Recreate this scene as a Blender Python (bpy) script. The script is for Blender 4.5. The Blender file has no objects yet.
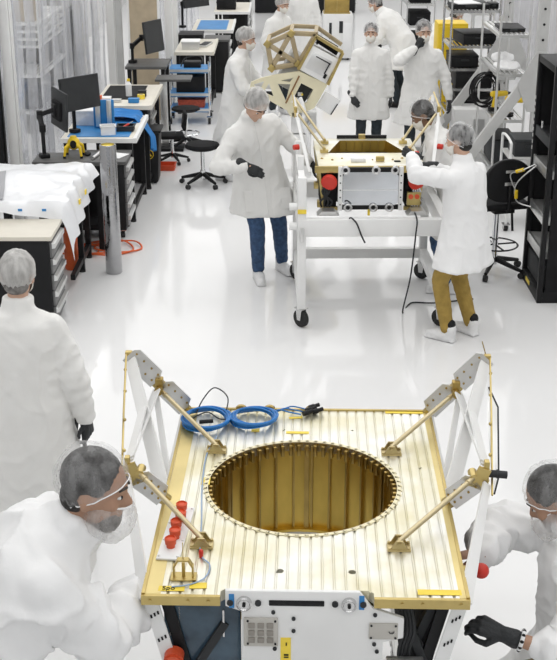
import bpy, bmesh, math, random
from mathutils import Vector, Matrix, Quaternion, noise
from mathutils.bvhtree import BVHTree
random.seed(7)
sc = bpy.context.scene
col = sc.collection
PI = math.pi
V = Vector
def R(d): return math.radians(d)

# ---------------------------------------------------------------- materials
MATS = {}
def mat(name, c, rough=.5, metal=0., var=.06, scale=8., bump=0., bscale=40., spec=.5, alpha=1., stretch=None, c2=None, coat=0., trans=0.):
    if name in MATS: return MATS[name]
    m = bpy.data.materials.new(name); m.use_nodes = True
    nt = m.node_tree; b = nt.nodes['Principled BSDF']; L = nt.links
    b.inputs['Roughness'].default_value = rough
    b.inputs['Metallic'].default_value = metal
    b.inputs['Specular IOR Level'].default_value = spec
    b.inputs['Alpha'].default_value = alpha
    b.inputs['Coat Weight'].default_value = coat
    b.inputs['Transmission Weight'].default_value = trans
    tc = nt.nodes.new('ShaderNodeTexCoord')
    mp = nt.nodes.new('ShaderNodeMapping')
    L.new(tc.outputs['Object'], mp.inputs['Vector'])
    if stretch: mp.inputs['Scale'].default_value = stretch
    n = nt.nodes.new('ShaderNodeTexNoise'); n.inputs['Scale'].default_value = scale; n.inputs['Detail'].default_value = 4
    L.new(mp.outputs['Vector'], n.inputs['Vector'])
    r = nt.nodes.new('ShaderNodeValToRGB')
    a = tuple(max(0, min(1, x*(1-var))) for x in c)
    d = tuple(max(0, min(1, x*(1+var))) for x in (c2 or c))
    r.color_ramp.elements[0].position = .3; r.color_ramp.elements[1].position = .7
    r.color_ramp.elements[0].color = (*a, 1); r.color_ramp.elements[1].color = (*d, 1)
    L.new(n.outputs['Fac'], r.inputs['Fac']); L.new(r.outputs['Color'], b.inputs['Base Color'])
    if bump:
        n2 = nt.nodes.new('ShaderNodeTexNoise'); n2.inputs['Scale'].default_value = bscale; n2.inputs['Detail'].default_value = 5
        L.new(mp.outputs['Vector'], n2.inputs['Vector'])
        bp = nt.nodes.new('ShaderNodeBump'); bp.inputs['Strength'].default_value = bump; bp.inputs['Distance'].default_value = .02
        L.new(n2.outputs['Fac'], bp.inputs['Height']); L.new(bp.outputs['Normal'], b.inputs['Normal'])
    MATS[name] = m
    return m

def film(name, c, opacity, rough=.15, scale=6., stretch=(1, 1, 1), bump=.6, spread=.18, sheen=.12):
    """clear or gauzy sheet: transparent mixed with diffuse/translucent white and a gloss"""
    if name in MATS: return MATS[name]
    m = bpy.data.materials.new(name); m.use_nodes = True
    nt = m.node_tree; L = nt.links; N = nt.nodes
    for x in list(N): N.remove(x)
    out = N.new('ShaderNodeOutputMaterial')
    tc = N.new('ShaderNodeTexCoord'); mp = N.new('ShaderNodeMapping'); mp.inputs['Scale'].default_value = stretch
    L.new(tc.outputs['Object'], mp.inputs['Vector'])
    n = N.new('ShaderNodeTexNoise'); n.inputs['Scale'].default_value = scale; n.inputs['Detail'].default_value = 6
    L.new(mp.outputs['Vector'], n.inputs['Vector'])
    bp = N.new('ShaderNodeBump'); bp.inputs['Strength'].default_value = bump; bp.inputs['Distance'].default_value = .03
    L.new(n.outputs['Fac'], bp.inputs['Height'])
    tr = N.new('ShaderNodeBsdfTransparent')
    df = N.new('ShaderNodeBsdfDiffuse'); df.inputs['Color'].default_value = (*c, 1)
    tl = N.new('ShaderNodeBsdfTranslucent'); tl.inputs['Color'].default_value = (*c, 1)
    gl = N.new('ShaderNodeBsdfGlossy'); gl.inputs['Roughness'].default_value = rough; gl.inputs['Color'].default_value = (.95, .95, .96, 1)
    for x in (df, tl, gl): L.new(bp.outputs['Normal'], x.inputs['Normal'])
    m1 = N.new('ShaderNodeMixShader'); m1.inputs[0].default_value = .45
    L.new(df.outputs[0], m1.inputs[1]); L.new(tl.outputs[0], m1.inputs[2])
    m2 = N.new('ShaderNodeMixShader'); m2.inputs[0].default_value = sheen
    L.new(m1.outputs[0], m2.inputs[1]); L.new(gl.outputs[0], m2.inputs[2])
    mr = N.new('ShaderNodeMapRange'); mr.inputs['From Min'].default_value = .3; mr.inputs['From Max'].default_value = .7
    mr.inputs['To Min'].default_value = max(0, opacity-spread); mr.inputs['To Max'].default_value = min(1, opacity+spread)
    L.new(n.outputs['Fac'], mr.inputs['Value'])
    m3 = N.new('ShaderNodeMixShader')
    L.new(mr.outputs['Result'], m3.inputs[0]); L.new(tr.outputs[0], m3.inputs[1]); L.new(m2.outputs[0], m3.inputs[2])
    L.new(m3.outputs[0], out.inputs['Surface'])
    MATS[name] = m
    return m

WHITE = mat('white_paint', (.82, .82, .81), .35, var=.02)
COAT = mat('gown_cloth', (.80, .795, .775), .85, var=.03, scale=5, bump=.12, bscale=22)
COATW = mat('gown_cloth_bright', (.85, .85, .85), .8, var=.02, scale=5, bump=.1, bscale=25)
GOLD = mat('gold_alodine', (.54, .42, .17), .36, 1., var=.16, scale=5)
PGOLD = mat('pale_gold', (.72, .67, .46), .40, .8, var=.05, scale=3.6, c2=(.82, .82, .80))
BRONZE = mat('bore_gold', (.58, .41, .10), .36, 1., var=.25, scale=6, stretch=(1, 1, .4))
DGOLD = mat('dark_gold', (.42, .30, .10), .4, 1., var=.15)
CHROME = mat('chrome', (.80, .81, .82), .12, 1., var=.03)
ALU = mat('aluminium', (.72, .72, .71), .35, .9, var=.05)
GREY = mat('grey_paint', (.50, .50, .49), .45, var=.05)
DULLG = mat('dull_gold', (.50, .41, .22), .42, 1., var=.15)
BLACK = mat('black_paint', (.010, .010, .011), .5, var=.2, spec=.25)
BLACKM = mat('black_matte', (.013, .013, .014), .8, var=.2, spec=.2)
CHAR = mat('charcoal', (.030, .032, .034), .6, var=.15, spec=.3)
SCREEN = mat('screen_glass', (.022, .024, .026), .25, var=.1)
RUBBER = mat('black_rubber', (.02, .02, .02), .7, var=.2)
GLOVE = mat('black_glove', (.022, .024, .026), .7, var=.3, bump=.4, bscale=60)
SKIN = mat('skin', (.56, .35, .25), .55, var=.08, scale=10)
SKIN2 = mat('skin_tan', (.40, .23, .15), .55, var=.08, scale=10)
SKIN3 = mat('skin_deep', (.22, .12, .07), .55, var=.08, scale=10)
HAIRB = mat('hair_dark', (.045, .038, .032), .7, var=.4, scale=40, bump=.6, bscale=60)
HAIRK = mat('hair_black', (.016, .014, .013), .7, var=.4, scale=40, bump=.6, bscale=60)
HAIRG = mat('hair_grey', (.20, .19, .18), .75, var=.4, scale=40, bump=.6, bscale=60)
NET = film('hair_net_gauze', (.82, .82, .82), .40, .5, 26, (1, 1, .4), .6, .30, .06)
NETW = film('hair_net_gauze_dense', (.86, .85, .83), .66, .5, 24, (1, 1, .4), .6, .28, .06)
NETL = film('hair_net_thin', (.84, .84, .84), .14, .5, 20, (1, 1, .5), .6, .24, .06)
MASKM = mat('face_mask', (.78, .75, .69), .85, var=.04, bump=.3, bscale=50)
VEIL = film('beard_net', (.85, .85, .85), .38, .5, 22, (1, 1, .5), .7, .30, .06)
DENIM = mat('denim', (.035, .075, .16), .85, var=.35, scale=30, bump=.3, bscale=80)
DPANT = mat('dark_trousers', (.02, .028, .035), .85, var=.25, scale=20)
KHAKI = mat('khaki_trousers', (.24, .19, .11), .85, var=.15, scale=20)
TAN = mat('tan_trousers', (.36, .24, .055), .85, var=.15, scale=20, bump=.3)
SHOEC = mat('shoe_cover', (.80, .80, .80), .6, var=.06, scale=14, bump=.5, bscale=30)
SHEET = mat('white_poly_sheet', (.86, .87, .89), .28, var=.03, bump=.35, bscale=9)
RED = mat('red_plastic', (.62, .035, .02), .4, var=.1)
REDO = mat('red_orange_plastic', (.68, .09, .03), .45, var=.12)
ORANGE = mat('orange_plastic', (.75, .13, .03), .5, var=.12)
YEL = mat('yellow_paint', (.80, .55, .015), .45, var=.05)
TAPE = mat('yellow_tape', (.88, .66, .06), .5, var=.08)
BLUE = mat('blue_cloth', (.02, .19, .52), .75, var=.12, bump=.5, bscale=9)
BLUEP = mat('blue_plastic', (.03, .22, .52), .45, var=.1)
BLUEC = mat('blue_cable_jacket', (.012, .17, .50), .4, var=.15)
BEIGE = mat('beige_laminate', (.70, .66, .57), .4, var=.04)
CARD = mat('cardboard', (.45, .37, .26), .8, var=.08)
TOPG = mat('dark_grey_top', (.09, .09, .088), .5, var=.1)
MIRROR = mat('mirror_plate', (.60, .62, .65), .05, 1., var=.10, scale=3)
BLUEM = mat('blue_mirror_plate', (.018, .038, .06), .18, 0., var=.5, scale=5, c2=(.05, .085, .12))
BROWN = mat('brown_leather', (.34, .19, .06), .6, var=.12)
STEEL = mat('bright_steel', (.6, .6, .6), .25, 1., var=.05)
TRUSS = mat('tan_composite', (.42, .34, .21), .5, .35, var=.12)
CREAM = mat('cream_panel', (.86, .80, .58), .35, .55, var=.05)

# ---------------------------------------------------------------- mesh builder
class MB:
    def __init__(s): s.bm = bmesh.new()
    def add(s, verts, faces):
        vs = [s.bm.verts.new(v) for v in verts]
        for f in faces:
            try: s.bm.faces.new([vs[i] for i in f])
            except ValueError: pass
        return vs
    def box(s, c, d, rot=None, bev=0.):
        m = Matrix.Translation(V(c))
        if rot is not None: m = m @ (rot if isinstance(rot, Matrix) else Matrix.Rotation(rot, 4, 'Z'))
        r = bmesh.ops.create_cube(s.bm, size=1, matrix=m @ Matrix.Diagonal((*d, 1)))
        if bev:
            es = list({e for v in r['verts'] for e in v.link_edges})
            bmesh.ops.bevel(s.bm, geom=es, offset=bev, segments=2, affect='EDGES', profile=.5)
        return s
    def beam(s, a, b, w, h, up=(0, 0, 1), bev=0.):
        a = V(a); b = V(b); z = (b-a); L = z.length; z.normalize()
        u = V(up); u = u - z*u.dot(z)
        if u.length < 1e-4: u = V((0, 1, 0)) - z*z.y
        u.normalize(); x = u.cross(z)
        m = Matrix((x, u, z)).transposed().to_4x4()
        return s.box((a+b)/2, (w, h, L), m, bev)
    def cyl(s, a, b, r, r2=None, n=16, caps=True):
        a = V(a); b = V(b); z = b-a; L = z.length
        q = z.to_track_quat('Z', 'Y').to_matrix().to_4x4()
        bmesh.ops.create_cone(s.bm, cap_ends=caps, segments=n, radius1=r, radius2=r if r2 is None else r2, depth=L, matrix=Matrix.Translation((a+b)/2) @ q)
        return s
    def ball(s, c, r, n=16, rot=None):
        if not hasattr(r, '__len__'): r = (r, r, r)
        m = Matrix.Translation(V(c))
        if rot is not None: m = m @ rot.to_4x4()
        bmesh.ops.create_uvsphere(s.bm, u_segments=n, v_segments=max(6, n//2+2), radius=1, matrix=m @ Matrix.Diagonal((*r, 1)))
        return s
    def capsule(s, a, b, r1, r2=None, n=14):
        r2 = r1 if r2 is None else r2
        s.cyl(a, b, r1, r2, n); s.ball(a, r1, n); s.ball(b, r2, n)
        return s
    def prism(s, pts, h0, h1, axis='z', m=None):
        """polygon pts (2-D) extruded between h0 and h1 along axis"""
        def P(p, h):
            v = {'z': V((p[0], p[1], h)), 'y': V((p[0], h, p[1])), 'x': V((h, p[0], p[1]))}[axis]
            return m @ v if m else v
        n = len(pts)
        vs = [P(p, h0) for p in pts]+[P(p, h1) for p in pts]
        s.add(vs, [tuple(range(n))[::-1], tuple(range(n, 2*n))]+[(i, (i+1) % n, n+(i+1) % n, n+i) for i in range(n)])
        return s
    def lathe(s, prof, c=(0, 0, 0), n=32, a0=0, a1=2*PI, m=None):
        full = abs(a1-a0-2*PI) < 1e-6; k = n if full else n+1
        vs = []
        for i in range(k):
            a = a0+(a1-a0)*i/n
            for r, z in prof:
                v = V((c[0]+r*math.cos(a), c[1]+r*math.sin(a), c[2]+z))
                vs.append(m @ v if m else v)
        p = len(prof); fs = []
        for i in range(n):
            j = (i+1) % k
            for q in range(p-1): fs.append((i*p+q, j*p+q, j*p+q+1, i*p+q+1))
        s.add(vs, fs); return s
    def tube(s, pts, r, n=8, closed=False):
        pts = [V(p) for p in pts]; k = len(pts)
        if hasattr(r, '__len__'): rs = list(r)
        else: rs = [r]*k
        vs = []; prev = None
        for i, p in enumerate(pts):
            t = (pts[(i+1) % k] - pts[i-1]) if closed else (pts[min(i+1, k-1)]-pts[max(i-1, 0)])
            t.normalize()
            if prev is None:
                x = t.orthogonal()
            else:
                x = prev - t*prev.dot(t)
            x.normalize(); prev = x; y = t.cross(x)
            for j in range(n):
                a = 2*PI*j/n; vs.append(p+(x*math.cos(a)+y*math.sin(a))*rs[i])
        fs = []
        for i in range(k if closed else k-1):
            for j in range(n):
                fs.append((i*n+j, i*n+(j+1) % n, ((i+1) % k)*n+(j+1) % n, ((i+1) % k)*n+j))
        if not closed: fs += [tuple(range(n))[::-1], tuple(range((k-1)*n, k*n))]
        s.add(vs, fs); return s
    def grid(s, f, nu, nv):
        vs = [f(i/nu, j/nv) for i in range(nu+1) for j in range(nv+1)]
        fs = [(i*(nv+1)+j, (i+1)*(nv+1)+j, (i+1)*(nv+1)+j+1, i*(nv+1)+j+1) for i in range(nu) for j in range(nv)]
        s.add(vs, fs); return s

def curve_pts(pts, k=8, closed=False):
    """Catmull-Rom through points"""
    P = [V(p) for p in pts]; n = len(P); out = []
    for i in range(n if closed else n-1):
        if closed: a, b, c, d = P[i-1], P[i], P[(i+1) % n], P[(i+2) % n]
        else: a, b, c, d = P[max(i-1, 0)], P[i], P[i+1], P[min(i+2, n-1)]
        for j in range(k):
            t = j/k
            out.append(.5*((2*b)+(c-a)*t+(2*a-5*b+4*c-d)*t*t+(3*b-a-3*c+d)*t**3))
    if not closed: out.append(P[-1])
    return out

def finish(me, m, smooth=True):
    me.materials.clear(); me.materials.append(m)
    if smooth and len(me.polygons):
        me.polygons.foreach_set('use_smooth', [True]*len(me.polygons))
        me.set_sharp_from_angle(angle=R(35))
    me.update()
def obj(name, mb, m, parent=None, mods=None, smooth=True):
    if isinstance(mb, MB):
        bmesh.ops.recalc_face_normals(mb.bm, faces=mb.bm.faces[:])
        me = bpy.data.meshes.new(name); mb.bm.to_mesh(me); mb.bm.free()
    else: me = mb
    o = bpy.data.objects.new(name, me); col.objects.link(o)
    if mods:
        for t, kw in mods:
            md = o.modifiers.new(t.title(), t)
            for k, v in kw.items(): setattr(md, k, v)
        dg = bpy.context.evaluated_depsgraph_get(); dg.update()
        nm = bpy.data.meshes.new_from_object(o.evaluated_get(dg))
        o.modifiers.clear(); o.data = nm; bpy.data.meshes.remove(me); me = nm; me.name = name
    finish(me, m, smooth)
    if parent: o.parent = parent
    return o
def tag(o, label, cat, group=None, kind=None):
    o['label'] = label; o['category'] = cat
    if group: o['group'] = group
    if kind: o['kind'] = kind
    return o
def thing(name, label, cat, loc=(0, 0, 0), rz=0., group=None):
    o = bpy.data.objects.new(name, None); col.objects.link(o); o.empty_display_size = .1
    o.location = loc; o.rotation_euler = (0, 0, R(rz))
    return tag(o, label, cat, group)
def place(o, loc, rz=0.): o.location = loc; o.rotation_euler = (0, 0, R(rz)); return o
def struct(name, mb, m, smooth=False):
    o = obj(name, mb, m, smooth=smooth); o['kind'] = 'structure'; return o
def dup(root, loc, rz=None, label=None):
    def cp(o, par):
        c = o.copy(); col.objects.link(c); c.parent = par
        for ch in KIDS(o): cp(ch, c)
        return c
    r = cp(root, None); r.location = loc
    if rz is not None: r.rotation_euler = (0, 0, R(rz))
    if label: r['label'] = label
    return r
def KIDS(o): return [x for x in list(col.objects) if x.parent == o]
def voxel(name, mb, size, m, parent=None, smooth=6, fac=.5, disp=None):
    """fuse overlapping solids into one continuous surface"""
    o = obj(name, mb, m, parent, [('REMESH', dict(mode='VOXEL', voxel_size=size)), ('SMOOTH', dict(factor=fac, iterations=smooth))])
    if disp:
        me = o.data; ns = [v.normal.copy() for v in me.vertices]
        for v, n in zip(me.vertices, ns): v.co += n*disp(v.co, n)
    me = o.data
    me.polygons.foreach_set('use_smooth', [True]*len(me.polygons)); 
    if 'sharp_edge' in me.attributes: me.attributes.remove(me.attributes['sharp_edge'])
    me.update()
    return o
def text(name, s, size, m, parent, loc, rot):
    cu = bpy.data.curves.new(name, 'FONT'); cu.body = s; cu.size = size; cu.align_x = 'CENTER'; cu.align_y = 'CENTER'; cu.extrude = .0006
    t = bpy.data.objects.new(name, cu); col.objects.link(t)
    dg = bpy.context.evaluated_depsgraph_get(); dg.update()
    me = bpy.data.meshes.new_from_object(t.evaluated_get(dg)); bpy.data.objects.remove(t)
    o = bpy.data.objects.new(name, me); col.objects.link(o); finish(me, m, False)
    o.location = loc; o.rotation_euler = rot; o.parent = parent
    return o
# ---------------------------------------------------------------- camera, light, shell
cam = bpy.data.objects.new('camera', bpy.data.cameras.new('camera')); col.objects.link(cam)
cam.location = (0, 0, 3.6); cam.rotation_euler = (R(90-21.5), 0, 0)
cam.data.sensor_fit = 'VERTICAL'; cam.data.sensor_height = 24; cam.data.lens = 24*1200/660
sc.camera = cam
sc.view_settings.view_transform = 'Standard'; sc.view_settings.look = 'None'; sc.view_settings.gamma = 1
sc.view_settings.exposure = 0.0
w = bpy.data.worlds.new('room_glow'); sc.world = w; w.use_nodes = True
w.node_tree.nodes['Background'].inputs[0].default_value = (.96, .98, 1, 1)
w.node_tree.nodes['Background'].inputs[1].default_value = .6

FLOOR = mat('white_epoxy', (.82, .82, .82), .07, var=.012, scale=.8, bump=.006, bscale=1.2, spec=.14)
struct('floor', MB().box((.6, 16, -.05), (9.4, 40, .1)), FLOOR)
WALL = mat('wall_paint', (.74, .74, .74), .6, var=.03)
struct('wall_left', MB().box((-4.1, 16, 3), (.1, 40, 6)), WALL)
struct('wall_right', MB().box((5.3, 16, 3), (.1, 40, 6)), WALL)
struct('wall_back', MB().box((.6, 36, 3), (9.4, .1, 6)), WALL)
struct('ceiling', MB().box((.6, 16, 6.05), (9.4, 40, .1)), WALL)
def lamp(name, loc, sx, sy, e):
    l = bpy.data.lights.new(name, 'AREA'); l.shape = 'RECTANGLE'; l.size = sx; l.size_y = sy; l.energy = e; l.color = (1, .995, .985)
    o = bpy.data.objects.new(name, l); col.objects.link(o); o.location = loc
for iy in range(9):
    for ix in (-2.4, .6, 3.6):
        lamp('ceiling_lamp', (ix, 0+iy*4.0, 5.95), 2.3, 3.7, 37.5)
for iy in range(5):  # added fill lights, out of view, brightening the curtained strips on both sides
    lamp('side_fill_light', (-3.7, 10+iy*4.0, 5.95), .6, 3.0, 22)
    lamp('side_fill_light', (4.85, 10+iy*4.0, 5.95), .6, 3.0, 14)
# uprights of the clear curtain wall on the left
def post(name, x, y, w=.09, m=WHITE, h=4):
    mb = MB(); mb.box((x, y, h/2), (w, .12, h), bev=.008); mb.box((x+w*.62, y, h/2), (.02, .05, h))
    return struct(name, mb, m)
post('trim_1', -2.74, 12.3, .10)
post('trim_2', -2.62, 19.2, .12)
post('trim_3', -2.15, 20.6, .1)
post('trim_4', -2.84, 12.15, .06, BLACK)
CURT = film('clear_curtain_film', (.88, .90, .95), .20, .10, 2.4, (1, 3.4, .20), .9, .20, .30)
def curtain(name, label, x0, x1, y0, y1, h=3.6, seed=0, m=CURT):
    def f(u, v):
        y = y0+(y1-y0)*u; x = x0+(x1-x0)*u
        a = .07*math.sin(u*(y1-y0)*9+seed)+.035*math.sin(u*(y1-y0)*23+seed*2+v*1.5)
        b = .04*noise.noise(V((u*7, v*3, seed)))
        return V((x+a+b, y, .03+h*v))
    o = obj(name, MB().grid(f, int(60*(abs(y1-y0)+abs(x1-x0))/3), 14), m, mods=[('SOLIDIFY', dict(thickness=.003))])
    return tag(o, label, 'curtain')
curtain('plastic_curtain', 'clear plastic strip curtain hanging behind the two computer monitors at the left edge', -2.9, -2.72, 12.4, 18.9, seed=1)
curtain('plastic_curtain', 'clear plastic curtain hanging behind the blue shelf cart, past the tan board', -2.3, -1.75, 20.8, 26, seed=4)
CURTR = film('frosted_curtain_film', (.84, .84, .86), .52, .15, 2, (1, 2.2, .3), .6, .22, .2)
curtain('plastic_curtain', 'frosted plastic curtain hanging behind the wire shelves on the right side', 4.1, 4.3, 13.2, 24, seed=7, m=CURTR)
# ---------------------------------------------------------------- front spacecraft
CZ = 1.25
def craft_front():
    t = thing('spacecraft', 'gold ribbed spacecraft deck with a large round well, in the foreground between three technicians', 'spacecraft', (.11, 4.21, 0), -1.5)
    W, L, th = .55, .74, .035
    hc = V((-.015, .04)); hr = .382
    # ribbed deck: cross-section extruded front to back
    n = 27; pitch = 2*W/n; top = []
    for i in range(n):
        x = -W+i*pitch
        top += [(x, CZ+.002), (x+pitch*.06, CZ+.0055), (x+pitch*.14, CZ+.007), (x+pitch*.80, CZ+.007), (x+pitch*.88, CZ+.0055), (x+pitch*.94, CZ+.002)]
    top += [(W, CZ)]
    pts = top+[(W, CZ-th), (-W, CZ-th)]
    deck = MB().prism(pts, -L, L, 'y')
    cut = MB().cyl((hc.x, hc.y, CZ-.2), (hc.x, hc.y, CZ+.2), hr, n=96)
    cut.prism([(-.29, -L-.01), (.235, -L-.01), (.235, -L+.025), (.22, -L+.04), (-.275, -L+.04), (-.29, -L+.025)], CZ-.2, CZ+.2)
    for x, y in ((-.09, -.585), (.165, -.585)): cut.cyl((x, y, CZ-.2), (x, y, CZ+.2), .014, n=12)
    for x, y in ((-.30, -.15), (-.33, .12), (.47, -.2), (.47, .2), (-.1, .54), (.2, .54), (-.25, .56)): cut.cyl((x, y, CZ-.2), (x, y, CZ+.2), .006, n=8)
    co = obj('cutter', cut, GOLD)
    d = obj('deck', deck, PGOLD, t, [('BOOLEAN', dict(object=co, operation='DIFFERENCE', solver='EXACT'))])
    bpy.data.objects.remove(co)
    d['label'] = 'pale gold ribbed deck plate'
    # edge strips
    mb = MB()
    for s in (-1, 1): mb.box((s*(W+.004), 0, CZ-.012), (.012, 2*L, .05))
    mb.box((0, L+.004, CZ-.012), (2*W, .012, .05))
    mb.box((-.425, -L-.005, CZ-.010), (.27, .014, .036)); mb.box((.398, -L-.005, CZ-.010), (.325, .014, .036))
    for x in (-.53, -.40, -.33, .33, .40, .53): mb.cyl((x, -L-.016, CZ-.010), (x, -L-.01, CZ-.010), .006, n=8)
    obj('edge_strip', mb, GOLD, t)
    mb = MB(); mb.box((-.522, 0, CZ+.0075), (.056, 2*L-.004, .002)); mb.box((.537, 0, CZ+.0075), (.022, 2*L-.004, .002)); obj('gold_border', mb, mat('border_gold', (.68, .56, .26), .4, .9, var=.12, scale=4), t)
    # well
    mb = MB(); H = .42
    mb.lathe([(hr, .004), (hr, -H), (hr+.006, -H), (hr+.006, .004), (hr, .004)], (hc.x, hc.y, CZ), 96)
    mb.lathe([(hr, -H+.012), (hr-.03, -H+.012), (hr-.03, -H), (hr, -H)], (hc.x, hc.y, CZ), 96)
    w_ = obj('well', mb, BRONZE, t); w_['label'] = 'deep gold cylinder wall of the well'
    mb = MB(); nr = 30
    for i in range(nr):
        a = 2*PI*i/nr; m = Matrix.Translation((hc.x, hc.y, 0)) @ Matrix.Rotation(a, 4, 'Z')
        mb.box(m @ V((hr-.006, 0, CZ-H/2)), (.016, .009, H-.02), Matrix.Rotation(a, 4, 'Z'))
        if i % 5 == 2:
            a2 = a+.06
            mb.box((hc.x+(hr-.008)*math.cos(a2), hc.y+(hr-.008)*math.sin(a2), CZ-H/2), (.018, .02, H-.02), Matrix.Rotation(a2, 4, 'Z'))
    obj('well_ribs', mb, DGOLD, w_)
    mb = MB(); nt = 66
    for i in range(nt):
        a = 2*PI*i/nt; ro = Matrix.Rotation(a, 4, 'Z')
        mb.box((hc.x+(hr-.010)*math.cos(a), hc.y+(hr-.010)*math.sin(a), CZ-.026), (.022, .015, .05), ro, .003)
    obj('bolt_lugs', mb, DGOLD, t)
    mb = MB()
    for i in range(nt):
        a = 2*PI*i/nt; ro = Matrix.Rotation(a, 4, 'Z')
        mb.box((hc.x+(hr+.008)*math.cos(a), hc.y+(hr+.008)*math.sin(a), CZ+.008), (.017, .013, .003), ro)
        mb.cyl((hc.x+(hr+.008)*math.cos(a), hc.y+(hr+.008)*math.sin(a), CZ+.008), (hc.x+(hr+.008)*math.cos(a), hc.y+(hr+.008)*math.sin(a), CZ+.012), .0045, n=6)
    mb.lathe([(hr-.004, .0075), (hr+.012, .0075), (hr+.012, .0095), (hr-.004, .0095), (hr-.004, .0075)], (hc.x, hc.y, CZ), 96)
    obj('rim_tabs', mb, mat('rim_gold', (.74, .68, .48), .45, .85, var=.08), t)
    # outrigger truss each side
    for s in (-1, 1):
        N1 = V((s*.80, .74, 1.52)); N2 = V((s*.695, -.08, 1.375)); r1 = V((s*.55, .74, CZ)); r2 = V((s*.55, -.08, CZ))
        FC = V((s*.553, -.70, CZ-.005)); M1 = r1.lerp(N1, .46)
        # arms with drilled gussets
        for nm, a, b, wd in (('rear_arm', r1, N1, .05), ('front_arm', r2, N2, .045)):
            mb = MB(); mb.beam(a-(b-a)*.06, b, .03, wd, (0, 0, 1), .004)
            arm = obj(nm, mb, GOLD, t)
            d_ = (b-a).normalized(); up = V((0, 0, 1)); up = (up-d_*up.dot(d_)).normalized(); L_ = (b-a).length
            segs = ((.04, .46), (.54, 1.02)) if nm == 'rear_arm' else ((.10, .80),)
            for q0, q1 in segs:
                mb = MB(); pl = []
                for (q, h) in ((q0, -.03), (q1, -.03), (q1, .045), (q1-.08*.4/L_*.5, .065), (q0+.10*.4/L_*.5, .065), (q0, .03)):
                    pl.append(a+d_*L_*q+up*h)
                off = V((0, -.020, 0)); vs = [p+off for p in pl]+[p+off+V((0, -.006, 0)) for p in pl]; k = len(pl)
                mb.add(vs, [tuple(range(k)), tuple(range(k, 2*k))[::-1]]+[(i, (i+1) % k, k+(i+1) % k, k+i) for i in range(k)])
                g = obj('gusset_plate', mb, ALU, arm)
                mb = MB()
                for f in (.12, .35, .62, .88):
                    for h in (.0, .04):
                        p = a+d_*L_*(q0+(q1-q0)*f)+up*h+V((0, -.027, 0))
                        mb.cyl(p, p+V((0, -.003, 0)), .005, n=8)
                obj('bolts', mb, DGOLD, arm)
        # long plates
        for nm, a, b, w0, w1 in (('diagonal_plate', N1+V((-s*.01, -.03, -.01)), V((s*.565, .0, CZ-.04)), .055, .068), ('corner_plate', N2+V((s*0, -.03, -.02)), FC+V((0, 0, -.02)), .034, .052)):
            mb = MB(); d_ = (b-a).normalized(); side = d_.cross(V((s*.35, -.85, .45))).normalized(); nn = d_.cross(side).normalized()*.005
            pl = [a-side*w0/2, a+side*w0/2, b+side*w1/2, b-side*w1/2]
            mb.add([p-nn for p in pl]+[p+nn for p in pl], [(0, 1, 2, 3), (7, 6, 5, 4), (0, 1, 5, 4), (1, 2, 6, 5), (2, 3, 7, 6), (3, 0, 4, 7)])
            obj(nm, mb, WHITE, t)
        mb = MB()
        mb.beam(M1+V((s*.01, -.03, 0)), N2+V((0, .05, .03)), .045, .008, (s*.3, -.85, .45)); 
        mb.beam(N2+V((0, .04, .02)), N1.lerp(V((s*.565, 0, CZ)), .42), .04, .008, (s*.3, -.85, .45))
        mb.beam(r1+V((s*.01, 0, .0)), r2+V((s*.01, .10, .0)), .030, .006, (s*.3, -.85, .45)); mb.beam(M1+V((s*.02, -.02, -.02)), V((s*.57, .16, CZ-.02)), .028, .006, (s*.3, -.85, .45))
        obj('brace', mb, WHITE, t)
        mb = MB(); mb.tube([N1+V((s*.012, 0, .02)), N1.lerp(N2, .5)+V((s*.02, 0, .0)), N2+V((s*.012, -.10, -.03))], .0045, 6)
        for f in (.15, .35, .6, .85): mb.ball(N1.lerp(N2, f)+V((s*.016, 0, .005)), .008, 8)
        obj('edge_rod', mb, GOLD, t)
        mb = MB()      # gold clevis cluster on the lower node
        mb.box(N2+V((s*.0, 0, -.01)), (.02, .03, .15), None, .003); mb.box(N2+V((-s*.025, -.02, .0)), (.05, .012, .09), Matrix.Rotation(s*.4, 4, 'Y'))
        mb.box(N2+V((-s*.03, .0, -.03)), (.06, .04, .03), Matrix.Rotation(s*.5, 4, 'Y'), .004); mb.cyl(N2+V((-s*.05, -.03, .0)), N2+V((-s*.05, .03, .0)), .018, n=12)
        obj('node_fitting', mb, GOLD, t)
        mb = MB(); mb.box(M1+V((0, -.03, .02)), (.035, .04, .06), None, .004); mb.cyl(M1+V((0, -.07, .0)), M1+V((0, .02, .0)), .020, n=12)
        obj('clevis', mb, DGOLD, t)
        obj('tip_fitting', MB().box(N1+V((0, -.01, .0)), (.03, .03, .05), None, .004), GOLD, t)
        p = N2+V((s*.01, 0, .01)); mb = MB(); mb.cyl(p, p+V((s*.07, 0, -.006)), .015, n=16); mb.cyl(p+V((s*.03, 0, -.002)), p+V((s*.035, 0, -.002)), .018, n=16)
        obj('sensor_tube', mb, CHAR, t)
        # deck struts
        for F_, B_ in ((V((s*.37-.012, .33, CZ)), M1+V((-s*.01, -.05, -.005))), (V((s*.36-.02, -.42, CZ)), N2+V((-s*.05, -.02, .0)))):
            f0 = F_+V((0, 0, .035)); d_ = (B_-f0).normalized()
            mb = MB(); mb.cyl(f0+d_*.03, B_-d_*.0, .0102, n=12); mb.cyl(f0, f0+d_*.04, .008, .011, n=12); mb.cyl(B_-d_*.04, B_, .013, .009, n=12)
            so = obj('strut', mb, mat('strut_gold', (.60, .51, .32), .38, .95, var=.06), t)
            mb = MB()
            for q in (-.022, .022):
                mb.prism([(-.036, 0), (.036, 0), (.012, .042), (-.012, .042)], F_.y+q-.004, F_.y+q+.004, 'y', Matrix.Translation((F_.x, 0, F_.z+.006)))
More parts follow.
